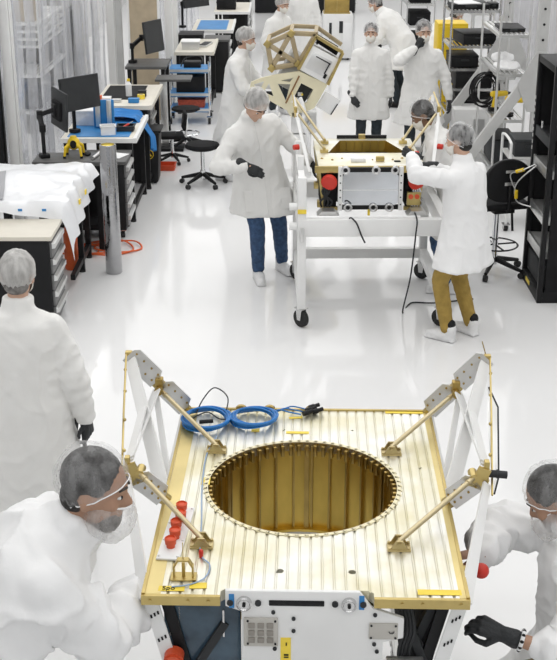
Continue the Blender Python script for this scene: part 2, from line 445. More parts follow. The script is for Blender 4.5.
            mb.box(F_+V((0, 0, .010)), (.085, .06, .008), None, .002); mb.cyl(f0+V((0, -.032, 0)), f0+V((0, .032, 0)), .008, n=10)
            for qx in (-.035, .035):
                for qy in (-.022, .022): mb.cyl(F_+V((qx, qy, .012)), F_+V((qx, qy, .02)), .006, n=6)
            obj('strut_foot', mb, DULLG, so)
    # extra plate and whisker on the right outrigger
    mb = MB(); pl = [(.79, .60, 1.44), (.812, .46, 1.41), (.785, .17, 1.23), (.76, .10, 1.19), (.765, .40, 1.38)]
    vs = [V(p) for p in pl]+[V(p)+V((.006, 0, .004)) for p in pl]; mb.add(vs, [tuple(range(5)), tuple(range(5, 10))[::-1]]+[(i, (i+1) % 5, 5+(i+1) % 5, 5+i) for i in range(5)])
    obj('outer_plate', mb, ALU, t)
    mb = MB(); mb.tube([V(p)+V((.004, 0, .004)) for p in pl[:4]], .004, 6); obj('plate_edging', mb, CHAR, t)
    mb = MB(); mb.tube([(.80, .74, 1.52), (.775, .75, 1.60)], .0025, 5); obj('antenna_wire', mb, DGOLD, t)
    # white five-cap plate
    mb = MB(); mb.box((0, 0, .004), (.085, .37, .008), None, .002)
    for x in (-.034, .034):
        for y in (-.17, -.06, .06, .17): mb.cyl((x, y, .008), (x, y, .014), .005, n=6)
    cp = obj('connector_plate', mb, WHITE, t); place(cp, (-.482, -.345, CZ+.008), -3.5)
    for i in range(5):
        y = -.105+i*.063; mb = MB()
        mb.lathe([(0, .0), (.016, .0), (.016, .012), (.020, .014), (.022, .036), (.017, .040), (.016, .034), (0, .034)], (-.002+.006*(i % 2), y, .008), 20)
        obj('red_cap', mb, REDO, cp)
    # small upright bracket at the front-left corner
    mb = MB()
    for s in (-1, 1): mb.prism([(-.012, 0), (.012, 0), (.012, .05), (-.012, .05)], s*.033-.003, s*.033+.003, 'x'); mb.beam((s*.033, 0, .045), (s*.018, 0, .072), .006, .022, (0, 1, 0))
    mb.beam((-.02, 0, .072), (.02, 0, .072), .022, .006); mb.box((0, 0, .003), (.09, .05, .006)); mb.cyl((0, 0, .005), (0, 0, .06), .006, n=8); mb.cyl((0, 0, .07), (0, 0, .14), .0018, n=6)
    b = obj('antenna_bracket', mb, GOLD, t); place(b, (-.425, -.635, CZ+.008), 0)
    mb = MB(); mb.cyl((-.375, -.505, CZ+.008), (-.375, -.505, CZ+.03), .007, .009, n=10); mb.ball((-.375, -.505, CZ+.034), .008, 10); obj('red_plug', mb, RED, t)
    # yellow tape
    for (x, y, sx, sy, r) in ((-.46, -.705, .09, .03, 0), (-.37, -.685, .06, .035, 3), (.46, -.705, .15, .032, 0), (-.405, .06, .035, .06, 0), (-.225, .55, .035, .07, 0), (-.04, .51, .10, .022, 0), (-.05, .66, .06, .018, 8), (.44, .725, .17, .02, 0)):
        o = obj('tape_strip', MB().box((0, 0, 0), (sx, sy, .001)), TAPE, t); place(o, (x, y, CZ+.0085), r)
    o = text('tape_writing', 'Spo', .030, BLACK, t, (-.47, -.705, CZ+.010), (0, 0, 0))
    # round tabs along the rear edge
    mb = MB()
    for x in (-.30, -.17, .02): mb.cyl((x, L, CZ-.005), (x, L+.02, CZ-.005), .03, n=18)
    mb.box((-.1, L+.012, CZ-.02), (.5, .008, .05)); obj('rear_tabs', mb, DGOLD, t)
    # ---- white front panel
    y0 = -L+.012
    out = [(-.300, 1.268), (.16, 1.268), (.205, 1.205), (.315, 1.165), (.315, 1.085), (.245, 1.065), (.245, .86), (-.245, .86), (-.245, 1.185), (-.300, 1.205)]
    mb = MB().prism(out, y0, y0+.016, 'y'); fp = obj('front_panel', mb, WHITE, t, [('BEVEL', dict(width=.003, segments=2))]); fp.location.x = .026
    def disk(x, z, r, h, mb): mb.cyl((x, y0, z), (x, y0-h, z), r, n=20)
    for x in (-.235, .125):
        mb = MB(); mb.lathe([(0, .0), (.026, .0), (.027, .014), (.022, .018), (.018, .014), (0, .014)], (0, 0, 0), 24, m=Matrix.Translation((x, y0, 1.222)) @ Matrix.Rotation(PI/2, 4, 'X')); ro = obj('roller', mb, STEEL, fp)
        mb = MB(); disk(x, 1.222, .006, .022, mb); obj('roller_axle', mb, BLACK, ro)
        mb = MB()
        for q in (-.048, .048): disk(x+q, 1.222, .011, .008, mb)
        obj('dark_bolts', mb, CHAR, fp)
        mb = MB(); mb.box((x+(-.043 if x < 0 else .043), y0-.0015, 1.228), (.018, .003, .055)); obj('blue_tape', mb, BLUEP, fp)
    mb = MB(); mb.box((-.055, y0-.001, 1.222), (.19, .006, .022), None, .003); obj('slot', mb, BLACK, fp)
    mb = MB(); mb.box((-.178, y0-.004, 1.105), (.118, .010, .115), None, .003)
    gp = obj('grid_plate', mb, mat('warm_grey_plate', (.52, .50, .46), .5, .3), fp)
    mb = MB()
    for i in range(3):
        for j in range(3): mb.box((-.178+(i-1)*.032, y0-.011, 1.105+(j-1)*.030), (.023, .006, .021), None, .002)
    obj('grid_windows', mb, mat('brown_grey_window', (.27, .25, .22), .4), gp)
    mb = MB()
    for a, b in ((-.045, -.045), (.05, -.045), (-.045, .048), (.05, .048)): disk(-.178+a, 1.105+b, .004, .012, mb)
    obj('grid_screws', mb, BLACK, gp)
    mb = MB(); mb.box((.245, y0-.003, 1.115), (.10, .008, .065), None, .003); pp = obj('small_plate', mb, mat('warm_grey_plate', (.5, .5, .5)), fp)
    mb = MB()
    for a in (-.042, .042):
        for b in (-.025, .025): disk(.245+a, 1.115+b, .004, .010, mb)
    mb.lathe([(.007, -.002), (.010, -.002), (.010, .002), (.007, .002)], (0, 0, 0), 14, PI, 2*PI, m=Matrix.Translation((.273, y0-.008, 1.118)) @ Matrix.Rotation(PI/2, 4, 'X'))
    obj('plate_screws', mb, CHAR, pp)
    mb = MB()
    for x, z in ((-.135, 1.185), (-.13, 1.035), (.215, 1.18), (-.065, 1.16), (-.065, 1.11), (.215, 1.06), (.225, 1.03)): disk(x, z, .007, .006, mb)
    obj('panel_bolts', mb, CHAR, fp)
    mb = MB(); mb.box((-.092, y0-.001, 1.02), (.036, .002, .12)); yt = obj('yellow_tag', mb, TAPE, fp)
    mb = MB(); mb.box((-.09, y0-.003, 1.055), (.004, .002, .012)); mb.box((-.09, y0-.003, 1.01), (.016, .002, .006)); mb.box((-.09, y0-.003, 1.0), (.016, .002, .004)); obj('tag_print', mb, BLACK, yt)
    # ---- mirror-like box on the left, under the deck
    mb = MB(); mb.box((-.36, -.66, 1.035), (.27, .02, .35), None, .003); bp = obj('blue_mirror_panel', mb, BLUEM, t)
    mb = MB(); mb.cyl((-.47, -.667, 1.18), (-.47, -.675, 1.18), .008, n=12); mb.cyl((-.47, -.667, 1.05), (-.47, -.675, 1.05), .008, n=12); mb.beam((-.44, -.668, 1.16), (-.44, -.668, .98), .004, .004); mb.box((-.285, -.675, 1.10), (.006, .012, .11)); mb.beam((-.45, -.668, 1.16), (-.29, -.668, 1.155), .003, .003); mb.beam((-.45, -.668, 1.095), (-.29, -.668, 1.09), .003, .003)
    obj('panel_hardware', mb, STEEL, bp)
    mb = MB(); mb.beam((-.28, -.675, 1.10), (-.40, -.70, .90), .012, .03); obj('brace_bar', mb, CHAR, bp)
    mb = MB(); mb.cyl((-.46, -.69, .98), (-.46, -.73, .975), .035, n=20); mb.cyl((-.46, -.73, .975), (-.46, -.74, .974), .028, n=20); obj('red_dust_cap', mb, REDO, t)
    # ---- body below the deck and the slanted corner members
    mb = MB(); mb.box((0, .07, 1.0), (.80, 1.22, .4)); 
    mb2 = MB(); 
    mb.bm.free(); mb2.bm.free()
    mb = MB()
    for s in (-1, 1): mb.prism([(s*.52, 1.21), (s*.44, 1.21), (s*.36, .78), (s*.44, .78)], -.60, .5, 'y')
    obj('side_wall', mb, BLACKM, t)
    for s in (-1, 1):
        a = V((s*.535, -.70, 1.205)); b = V((s*.45, -.70, .84))
        mb = MB(); mb.beam(a, b, .006, .05, (1, 0, 0)); st = obj('slanted_strip', mb, WHITE, t)
        mb = MB(); mb.beam(a+V((-s*.048, .03, 0)), b+V((-s*.048, .03, 0)), .02, .04, (1, 0, 0)); obj('corner_member', mb, BLACK, t)
        mb = MB()
        for f in (.15, .42, .7):
            p = a.lerp(b, f)
            for q in (-.012, 0, .012): mb.box(p+V((q, -.005, .008*q/.012)), (.006, .003, .013), Matrix.Rotation(s*.23, 4, 'Y'))
        obj('strip_print', mb, BLACK, st)
    mb = MB()
    mb.beam((.33, -.66, 1.2), (.44, -.66, .9), .05, .03, (1, 0, 0)); mb.beam((.46, -.64, 1.2), (.35, -.64, .9), .03, .03, (1, 0, 0))
    for i in range(4): mb.tube(curve_pts([(.33+.012*i, -.68, 1.19), (.345+.012*i, -.70, 1.10), (.33+.012*i, -.69, 1.0), (.34+.01*i, -.70, .88)], 5), .006, 6)
    obj('black_harness', mb, CHAR, t)
    mb = MB(); mb.box((.35, -.72, .955), (.13, .03, .08), None, .004); cb = obj('connector_box', mb, ALU, t)
    mb = MB()
    for q in (-.03, .03): mb.cyl((.35+q, -.735, .965), (.35+q, -.742, .965), .012, n=14)
    obj('connector_ports', mb, BLACK, cb)
    return t
FC_ = craft_front()
def cart_front():
    t = thing('transport_cart', 'white steel cart under the ribbed gold spacecraft deck in the foreground', 'cart', (.11, 4.21, 0), -1.5)
    mb = MB()
    for s in (-1, 1):
        mb.beam((s*.44, -.6, .72), (s*.44, .6, .72), .09, .11, bev=.006)
        mb.beam((s*.44, -.6, .25), (s*.44, .6, .25), .07, .08, bev=.006)
        mb.beam((-.44, s*.56, .72), (.44, s*.56, .72), .08, .10, bev=.006)
    obj('frame', mb, WHITE, t)
    for sx in (-1, 1):
        for sy in (-1, 1):
            obj('post', MB().box((sx*.44, sy*.56, .44), (.08, .08, .60), None, .006), WHITE, t)
            caster(t, (sx*.44, sy*.56, 0))
    return t
def caster(parent, loc, r=.065, rz=0.):
    mb = MB(); x, y, _ = loc
    rot = Matrix.Translation((x, y, 0)) @ Matrix.Rotation(R(rz), 4, 'Z') @ Matrix.Translation((-x, -y, 0))
    mb.cyl((x-.018, y, r), (x+.018, y, r), r, n=20); mb.bm.transform(rot); c = obj('caster', mb, RUBBER, parent)
    mb = MB(); 
    for s in (-1, 1): mb.prism([(-.02, r-.015), (.02, r-.015), (.035, 2*r+.012), (-.035, 2*r+.012)], s*.026-.003, s*.026+.003, 'x', Matrix.Translation((x, y, 0)))
    mb.cyl((x-.03, y, r), (x+.03, y, r), .014, n=10); mb.box((x, y, 2*r+.012), (.075, .09, .008)); mb.bm.transform(rot)
    obj('fork', mb, STEEL, c)
    return c
cart_front()
# ---- coils and leads lying on the deck
def w2(x, y, z=0): # deck-local to world
    a = R(-1.5); return (.11+x*math.cos(a)-y*math.sin(a), 4.21+x*math.sin(a)+y*math.cos(a), z)
def coil(label, x, y, rx, ry, seed, m=BLUEC, turns=7):
    rnd = random.Random(seed); mb = MB(); pts = []
    n = turns*28
    for i in range(n):
        a = 2*PI*i/28; k = i/28
        pts.append(V(((rx+.010*math.sin(k*2.3)+.004*math.sin(a*2+k))*math.cos(a), (ry+.010*math.sin(k*2.3))*math.sin(a), .006+.028*abs(math.sin(k*1.9)))))
    mb.tube(pts, .0052, 6)
    o = obj('cable_coil', mb, m); place(o, w2(x, y, CZ+.010)); return tag(o, label, 'cable', 'blue cable coils on the gold deck')
c1 = coil('blue cable coil on the gold deck at its rear left corner, nearest the outrigger', -.445, .59, .098, .105, 1)
c2 = coil('blue cable coil on the gold deck with leads ending in dark plugs', -.235, .61, .095, .088, 2)
mb = MB()
for i in range(3): mb.tube(curve_pts([(.07, .05, .012), (.11+.02*i, .06+.012*i, .03), (.16+.01*i, .055+.03*i, .02), (.21+.01*i, .05+.028*i, .012)], 6), .0035, 6)
obj('lead', mb, BLUEC, c2)
for i, (x, y) in enumerate(((.22, .05), (.235, .085), (.25, .115), (.265, .07))):
    mb = MB(); mb.cyl((x, y, .014), (x+.02, y+.012, .016), .012, n=12); mb.cyl((x+.02, y+.012, .016), (x+.045, y+.022, .02), .009, n=12); obj('plug', mb, BLACK, c2)
mb = MB(); mb.tube(curve_pts([(-.05, .06, .02), (-.02, .13, .06), (.03, .16, .10), (.09, .12, .07), (.08, .04, .02)], 8), .003, 6); mb.tube(curve_pts([(-.07, .02, .01), (0, .05, .03), (.06, .0, .02), (.12, .02, .015)], 8), .003, 6); obj('lead', mb, CHAR, c1)
mb = MB(); mb.cyl((-.03, -.03, .02), (.03, -.02, .02), .009, n=10); obj('plug', mb, BLACK, c1)
mb = MB(); mb.tube(curve_pts([w2(-.39, .46, CZ+.012), w2(-.42, .28, CZ+.012), w2(-.415, .0, CZ+.012), w2(-.395, -.25, CZ+.012), w2(-.38, -.48, CZ+.012), w2(-.34, -.56, CZ+.012), w2(-.35, -.64, CZ+.012), w2(-.40, -.685, CZ+.012), w2(-.46, -.70, CZ+.012)], 10), .0028, 6)
tag(obj('sensor_lead', mb, mat('pale_blue_jacket', (.30, .42, .60), .5)), 'thin pale blue lead running along the left side of the gold deck', 'cable')
# ---------------------------------------------------------------- people
def ik(S, W, a, b, hint):
    d = W-S; L = d.length
    if L > (a+b)*.995: W = S+d*((a+b)*.995/L); d = W-S; L = d.length
    u = d/L; h = V(hint); h = h-u*h.dot(u); h.normalize()
    q = (a*a-b*b+L*L)/(2*L); r = math.sqrt(max(1e-6, a*a-q*q))
    return S+u*q+h*r, W
def hand_mb(W, d, up, side, curl, mb, pinch=False, cuff=-.07):
    """palm, four bent fingers of unequal length and a thumb; d = pointing direction, up = back of the hand"""
    d = V(d).normalized(); up = V(up); up = (up-d*up.dot(d)).normalized(); x = d.cross(up)*side   # x points to the thumb
    def P(a, b, c): return W+x*a+d*b+up*c
    mb.capsule(P(0, cuff, 0), P(0, -.01, 0), .036, .031, 12)
    mb.capsule(P(.012, .0, 0), P(.026, .082, 0), .021, .017, 10); mb.capsule(P(-.010, .0, 0), P(-.026, .078, 0), .020, .016, 10)
    mb.capsule(P(0, .01, 0), P(0, .084, .002), .020, .016, 10)
    for i, (fx, by, L) in enumerate(((.030, .085, .072), (.0105, .090, .080), (-.0095, .087, .074), (-.029, .078, .058))):
        c = curl*(.85+.1*i) if not pinch or i else curl*.75
        p = P(fx, by, 0); a = 0
        for k, (f, r0, r1) in enumerate(((.44, .0105, .0098), (.31, .0098, .0090), (.25, .0090, .0075))):
            a += c*(.8, 1.0, .8)[k]
            q = p+(d*math.cos(a)-up*math.sin(a)+x*(.10*(1.5-i)*.3 if k == 0 else 0))*L*f
            mb.capsule(p, q, r0, r1, 8); p = q
    t0 = P(.022, .018, -.004); t1 = P(.052, .045, -.016-.01*curl); t2 = P(.056-.014*curl, .078, -.026-.018*curl); t3 = P(.050-.03*curl, .102, -.030-.024*curl)
    mb.capsule(t0, t1, .017, .0125, 8); mb.capsule(t1, t2, .0125, .011, 8); mb.capsule(t2, t3, .011, .009, 8)

def person(label, loc, yaw, s=1., lean=0, side=0, twist=0, head=(0, 0, 0), hl=(-.27, .06, .80), hr=(.27, .06, .80), el=None, er=None,
           fl=(-.10, .02), fr=(.10, .0), hem=.50, pz=.93, pants=DPANT, shoe=None, hair=HAIRB, net=NETW, mask=True, veil=False, skin=SKIN, coat=COAT,
           vox=.014, gl=(None, None, .5), gr=(None, None, .5), gloves=(True, True), placket=True, flare=0., head_off=(0, 0, 0), neckz=.0, bun=.0, bulk=1., face=True, pocket=True, glasses=False, loose=1., cuff=(.035, .035), gcuff=-.07, wr=1.):
    Rt = Matrix.Rotation(R(twist), 3, 'Z') @ Matrix.Rotation(R(side), 3, 'Y') @ Matrix.Rotation(R(-lean), 3, 'X')
    P = V((0, 0, pz)); T = lambda x, y, z: P+Rt @ V((x, y, z))
    neck = T(0, .01, .52); 
    Rh = Matrix.Rotation(R(head[0]), 3, 'Z') @ Matrix.Rotation(R(head[2]), 3, 'Y') @ Matrix.Rotation(R(-head[1]), 3, 'X')
    hc = neck+(Rt @ V((0, .02, .085)))+(Rh @ V((0, .02, .095)))+V(head_off)
    H = lambda x, y, z: hc+Rh @ V((x, y, z))
    hb = lambda mb, c, r, n=18: mb.ball(H(*c), r, n, Rh)
    SL, SR = T(-.172, 0, .425), T(.172, 0, .425)
    eL, wL = ik(SL, V(hl), .29, .26, el or (-.6, -.5, -.6)); eR, wR = ik(SR, V(hr), .29, .26, er or (.6, -.5, -.6))
    feet = []
    for sx, f in ((-1, fl), (1, fr)):
        hip = P+V((sx*.09, 0, -.03)); an = V((f[0], f[1], .085+(f[3] if len(f) > 3 else 0)))
        kn, an = ik(hip, an, .43, .42, (sx*.05, 1, 0)); feet.append((hip, kn, an, f[2] if len(f) > 2 else -sx*8))
    # body: one continuous skin
    mb = MB()
    mb.capsule(T(0, 0, .05), T(0, 0, .36), .115, .125); mb.capsule(T(-.12, 0, .43), T(.12, 0, .43), .055); mb.ball(P, (.14, .10, .12))
    mb.capsule(T(0, .005, .42), hc+Rh @ V((0, -.02, -.03)), .056, .054)
    for S_, E_, W_ in ((SL, eL, wL), (SR, eR, wR)): mb.capsule(S_, E_, .042, .034); mb.capsule(E_, W_, .034, .024); mb.ball(W_+(W_-E_).normalized()*.02, .018)
    for h_, k_, a_, fy in feet: mb.capsule(h_, k_, .072, .05); mb.capsule(k_, a_, .048, .036)
    hb(mb, (0, -.002, .022), (.075, .096, .098)); hb(mb, (0, .03, -.055), (.054, .056, .062)); hb(mb, (0, .04, -.01), (.064, .052, .07))
    if face:
        mb.capsule(H(0, .088, .008), H(0, .108, -.026), .010, .0145, 10); mb.capsule(H(-.016, .092, -.030), H(.016, .092, -.030), .011, None, 8)
        mb.capsule(H(-.042, .078, .024), H(-.008, .089, .021), .011, .010, 8); mb.capsule(H(.042, .078, .024), H(.008, .089, .021), .011, .010, 8)
        mb.capsule(H(-.018, .083, -.062), H(.018, .083, -.062), .011, None, 8); hb(mb, (0, .073, -.097), (.022, .02, .018)); hb(mb, (-.045, .062, -.022), (.022, .026, .022)); hb(mb, (.045, .062, -.022), (.022, .026, .022))
    for q in (-1, 1): hb(mb, (q*.077, -.008, -.012), (.012, .022, .033), 10)
    body = voxel('person', mb, min(vox, .011), skin, None, 3, .4)
    place(body, loc, yaw); body.scale = (s, s, s); tag(body, label, 'person')
    K = body
    if face:
        for q in (-1, 1):
            mb = MB(); hb(mb, (q*.031, .080, .003), (.0125, .011, .0065), 12); e = obj('eye', mb, mat('eye_white', (.7, .68, .66), .3), K)
            mb = MB(); hb(mb, (q*.031, .0885, .003), (.0072, .004, .0062), 10); obj('iris', mb, BLACK, e)
            mb = MB(); mb.capsule(H(q*.014, .097, .030), H(q*.046, .084, .031), .0045, .003, 8); obj('eyebrow', mb, HAIRB, K)
    # hair and hair net
    mb = MB(); hb(mb, (0, -.013, .037), (.081, .096, .094), 24)
    if bun: hb(mb, (0, -.09, .03), (.05, .05, .05))
    hb(mb, (0, -.045, -.03), (.068, .058, .06)); obj('hair', mb, hair, K)
    cutf = lambda y: .008+.42*y
    mb = MB(); mb.ball((0, 0, 0), 1, 40)
    for v in mb.bm.verts:
        c = v.co.copy(); q = V((c.x*.096, -.014+c.y*.114, .038+c.z*.108))
        if bun: q.y -= .03*max(0, -c.y)**2
        k = .006*noise.noise(q*22+V((s*9, yaw, 0)))+.003*noise.noise(q*60)+.022*max(0, -c.z+.15)*math.sin(math.atan2(c.y, c.x)*23)*.3
        v.co = q+c*k
    bmesh.ops.bisect_plane(mb.bm, geom=mb.bm.verts[:]+mb.bm.edges[:]+mb.bm.faces[:], plane_co=(0, 0, -.010), plane_no=V((0, .62, -1)).normalized(), clear_outer=True)
    rim = sorted([v.co.copy() for v in mb.bm.verts if v.is_boundary], key=lambda p: math.atan2(p.y, p.x))
    for v in mb.bm.verts: v.co = H(*v.co)
    nt = obj('hair_net', mb, net, K)
    if len(rim) > 8:
        mb = MB(); mb.tube([H(*(p*1.0)) for p in rim], .0022, 6, True); obj('elastic_band', mb, COATW, nt)
    if mask:
        mb = MB(); mb.ball((0, 0, 0), 1, 26)
        for v in mb.bm.verts:
            c = v.co.copy(); q = V((c.x*.066, .040+c.y*.077, -.048+c.z*.066)); q += c*.003*noise.noise(q*40); v.co = q
        bmesh.ops.bisect_plane(mb.bm, geom=mb.bm.verts[:]+mb.bm.edges[:]+mb.bm.faces[:], plane_co=(0, .02, 0), plane_no=(0, -1, -.15), clear_outer=True)
        bmesh.ops.bisect_plane(mb.bm, geom=mb.bm.verts[:]+mb.bm.edges[:]+mb.bm.faces[:], plane_co=(0, .1, -.012), plane_no=(0, -.25, 1), clear_outer=True)
        for v in mb.bm.verts: v.co = H(*v.co)
        mk = obj('face_mask', mb, MASKM, K, [('SOLIDIFY', dict(thickness=.003))])
        mb = MB()
        for q in (-1, 1): mb.tube([H(q*.062, .03, -.03), H(q*.078, .005, -.012), H(q*.080, -.02, .0)], .002, 5)
        obj('ear_loop', mb, COATW, mk)
    if veil:
        mb = MB(); hb(mb, (0, .050, -.085), (.050, .042, .055)); obj('beard', mb, HAIRG, K)
        mb = MB(); mb.ball((0, 0, 0), 1, 36)
        for v in mb.bm.verts:
            c = v.co.copy(); q = V((c.x*.080, .045+c.y*.092, -.085+c.z*.082)); q += c*(.010*noise.noise(q*24)+.004*noise.noise(q*60)); v.co = q
        bmesh.ops.bisect_plane(mb.bm, geom=mb.bm.verts[:]+mb.bm.edges[:]+mb.bm.faces[:], plane_co=(0, .1, -.030), plane_no=(0, .10, 1), clear_outer=True)
        rim = sorted([v.co.copy() for v in mb.bm.verts if v.is_boundary], key=lambda p: math.atan2(p.y-.045, p.x))
        for v in mb.bm.verts: v.co = H(*v.co)
        vl = obj('beard_net', mb, VEIL, K)
        mb = MB(); mb.tube([H(*p) for p in rim], .003, 6, True); obj('elastic_edge', mb, COATW, vl)
    if glasses:
        mb = MB()
        for q in (-1, 1): mb.tube([H(q*.032+.022*math.cos(a), .101, .002+.017*math.sin(a)) for a in [2*PI*i/14 for i in range(14)]], .0022, 5, True); mb.tube([H(q*.054, .100, .008), H(q*.080, .0, .012)], .0022, 5)
        mb.tube([H(-.010, .103, .004), H(.010, .103, .004)], .0022, 5); obj('glasses', mb, BLACK, K)
    # coat
    mb = MB(); n = 28; rings = []
    for z, rx, ry, cy in ((.60, .071, .076, .034), (.54, .074, .076, .014), (.505, .125, .090, .0), (.465, .190, .112, 0), (.38, .208, .132, 0), (.25, .200, .140, 0), (.12, .196, .142, 0), (.02, .212, .152, 0)):
        rings.append((T(0, cy, z), Rt, rx*bulk, ry*bulk))
    mid = V(((fl[0]+fr[0])*.5*.7, (fl[1]+fr[1])*.5*.7, 0)); legw = abs(fl[0]-fr[0])*.25; legd = abs(fl[1]-fr[1])*.3
    I3 = Matrix.Rotation(R(twist)*.4, 3, 'Z')
    for f in (.25, .5, .75, 1):
        z = pz-.06-(pz-.06-hem)*f; k = f
        rings.append((V((mid.x*k, mid.y*k, z)), I3, (.218+.012*f+flare*f+legw*f)*bulk, (.165+.02*f+flare*f*.8+legd*f)*bulk))
    vs = []
    for i, (c, M_, rx, ry) in enumerate(rings):
        for j in range(n):
            a = 2*PI*j/n; ca, sa = math.cos(a), math.sin(a); e = .85
            q = V((rx*math.copysign(abs(ca)**e, ca), ry*math.copysign(abs(sa)**e, sa), 0))
            if i >= 8: q *= 1+.045*(i-7)/4*math.sin(a*7+s*5+i*.3)
            vs.append(c+M_ @ q)
    fs = [tuple(range(n))[::-1], tuple(range((len(rings)-1)*n, len(rings)*n))]
    for i in range(len(rings)-1):
        for j in range(n): fs.append((i*n+j, i*n+(j+1) % n, (i+1)*n+(j+1) % n, (i+1)*n+j))
    mb.add(vs, fs); bmesh.ops.recalc_face_normals(mb.bm, faces=mb.bm.faces[:])
    for S_, E_, W_, q in ((SL, eL, wL, -1), (SR, eR, wR, 1)):
        lo = min(loose, 1.12); mb.capsule(T(q*.10, 0, .42), S_, .080, .074*lo); mb.capsule(S_, E_, .074*lo, .066*loose); mb.capsule(E_, W_-(W_-E_).normalized()*cuff[0 if q < 0 else 1], .066*loose, .046*loose)
    arms = ((SL, eL, wL), (SR, eR, wR))
    def disp(c, nn):
        d = .009*noise.noise(V((c.x*9+3*s, c.y*9, c.z*2.6)))+.0018*noise.noise(c*22)
        r = 1-abs(noise.noise(V((c.x*9, c.y*9+yaw, c.z*6+s*7))))*2.2
        d += .008*max(0, r)**2
        for S_, E_, W_ in arms:       # bunched cloth at the elbow and along the forearm
            if (c-E_).length < .16 or (c-W_).length < .16:
                ax = (W_-E_).normalized(); t = (c-E_).dot(ax); d += .0035*math.sin(t*80+3*noise.noise(c*9)); break
        r2 = 1-abs(noise.noise(V((c.x*5+c.z*3, c.y*5-yaw, c.z*5+s*3))))*3; d += .010*max(0, r2)**3*(wr-.6)
        return d*wr
    ct = voxel('coat', mb, vox, coat, K, 10, .5, disp)
    bv = BVHTree.FromPolygons([v.co for v in ct.data.vertices], [p.vertices for p in ct.data.polygons])
    def ribbon(nm, path, wd, th=.008, m=coat):
        hits = []
        for o_, dr, sd in path:
            h = bv.ray_cast(o_, dr)
            if h[0] is not None: hits.append((h[0], h[1], sd))
        if len(hits) < 4: return
        mb = MB(); vs = []
        for p, nn, sd in hits:
            for q in (-.5, .5): vs.append(p+sd*q*wd+nn*th); 
            for q in (.5, -.5): vs.append(p+sd*q*wd-nn*.004)
        fs = []
        for i in range(len(hits)-1):
            for j in range(4): fs.append((i*4+j, i*4+(j+1) % 4, i*4+4+(j+1) % 4, i*4+4+j))
        mb.add(vs, fs+[(0, 1, 2, 3), tuple(range(len(vs)-4, len(vs)))[::-1]]); obj(nm, mb, m, ct)
    fwd = V((0, -1, 0)); xs = Matrix.Rotation(R(twist), 3, 'Z') @ V((1, 0, 0)); fw = Matrix.Rotation(R(twist), 3, 'Z') @ fwd
    if placket:
        top = T(0, 0, .50).z
        ribbon('placket', [(V((neck.x*(z-pz)/max(.1, top-pz) if z > pz else 0, 0, z))-fw*1.2, fw, xs) for z in [top-(top-hem-.02)*i/26 for i in range(27)]], .036)
        if pocket:
            for q in (-1, 1):
                z0 = pz-.10
                ribbon('pocket', [(V((0, 0, z))+xs*q*.135-fw*1.2, fw, xs) for z in [z0-.17*i/6 for i in range(7)]], .13, .005)
    # trousers and shoes
    mb = MB()
    for h_, k_, a_, fy in feet: mb.capsule(h_, k_, .098, .070); mb.capsule(k_, a_+V((0, 0, .03)), .070, .056)
    mb.ball(P-V((0, 0, .03)), (.16, .12, .12))
    voxel('trousers', mb, max(.012, vox), pants, K, 3, .4, lambda c, nn: .005*noise.noise(V((c.x*14, c.y*14, c.z*22))))
    for h_, k_, a_, fy in feet:
        mb = MB(); M_ = Matrix.Rotation(R(fy), 3, 'Z'); f0 = V((a_.x, a_.y, a_.z-.085)); Q = lambda x, y, z: f0+M_ @ V((x, y, z))
        big = 1.12 if shoe is not None else 1
        mb.capsule(Q(0, -.035, .045), Q(0, .06, .045), .040*big, .044*big); mb.capsule(Q(0, .06, .042), Q(.0, .15, .036), .044*big, .034*big); mb.capsule(Q(0, -.03, .05), Q(0, -.03, .11), .040*big, .046*big)
        mb.box(Q(0, .055, .012), (.075*big, .24*big, .022), M_.to_4x4(), .008)
        for v in mb.bm.verts:
            if v.co.z < .003: v.co.z = .003
        if shoe is not None:
            voxel('shoe_cover', mb, .010, shoe, K, 3, .4, lambda c, nn: .005*noise.noise(c*38))
            mb = MB(); mb.capsule(Q(0, -.02, .05), Q(0, .12, .045), .036, .032); mb.capsule(Q(0, -.03, .06), Q(0, -.03, .15), .036, .042); obj('shoe', mb, BLACK, K)
        else: voxel('shoe', mb, .010, BLACK, K, 3, .4)
    # hands in gloves
    for q, W_, E_, g, on in ((-1, wL, eL, gl, gloves[0]), (1, wR, eR, gr, gloves[1])):
        d = V(g[0]) if g[0] else (W_-E_); up = V(g[1]) if g[1] else V((q, .15, .1))
        mb = MB(); hand_mb(W_, d, up, q, g[2], mb, cuff=gcuff if on else -.004)
        voxel('glove' if on else 'hand', mb, .0048 if vox < .013 else .0065, GLOVE if on else skin, K, 2, .35)
    return body
pA = person('person in white gown and hair net walking beside the white cart, blue jeans, head bowed', (-.17, 10.45, 0), 198, 1.06, lean=13, side=15, twist=6, head=(20, 40, 0),
    hl=(-.40, .20, 1.02), hr=(.20, .33, 1.08), er=(.9, -.3, -.5), gr=((-.8, .35, -.45), (.4, .9, .3), .35), fl=(-.24, -.12), fr=(.03, .05), hem=.60, pants=DENIM, shoe=SHOEC, mask=False, flare=.02, pocket=True)
pB = person('person in white gown in profile, reaching toward the tilted gold truss', (-.50, 14.1, 0), -105, 1.02, lean=6, head=(0, 10, 0), hl=(-.16, .42, 1.08), hr=(.16, .40, 1.05), fl=(-.10, .05), fr=(.10, -.15), hem=.42, pants=DENIM, shoe=SHOEC, vox=.016)
pC = person('person in white gown standing beyond the gold truss, looking down and right', (-.02, 18.0, 0), -135, 1.0, lean=4, head=(-5, 15, 0), hl=(-.26, .1, .85), hr=(.24, .12, .85), hem=.5, shoe=SHOEC, vox=.018)
pD = person('person in white gown standing left of the white machine with the gold box', (.42, 20.6, 0), 170, 1.0, hr=(.25, .1, .85), hl=(-.26, .06, .82), hem=.45, shoe=SHOEC, vox=.018)
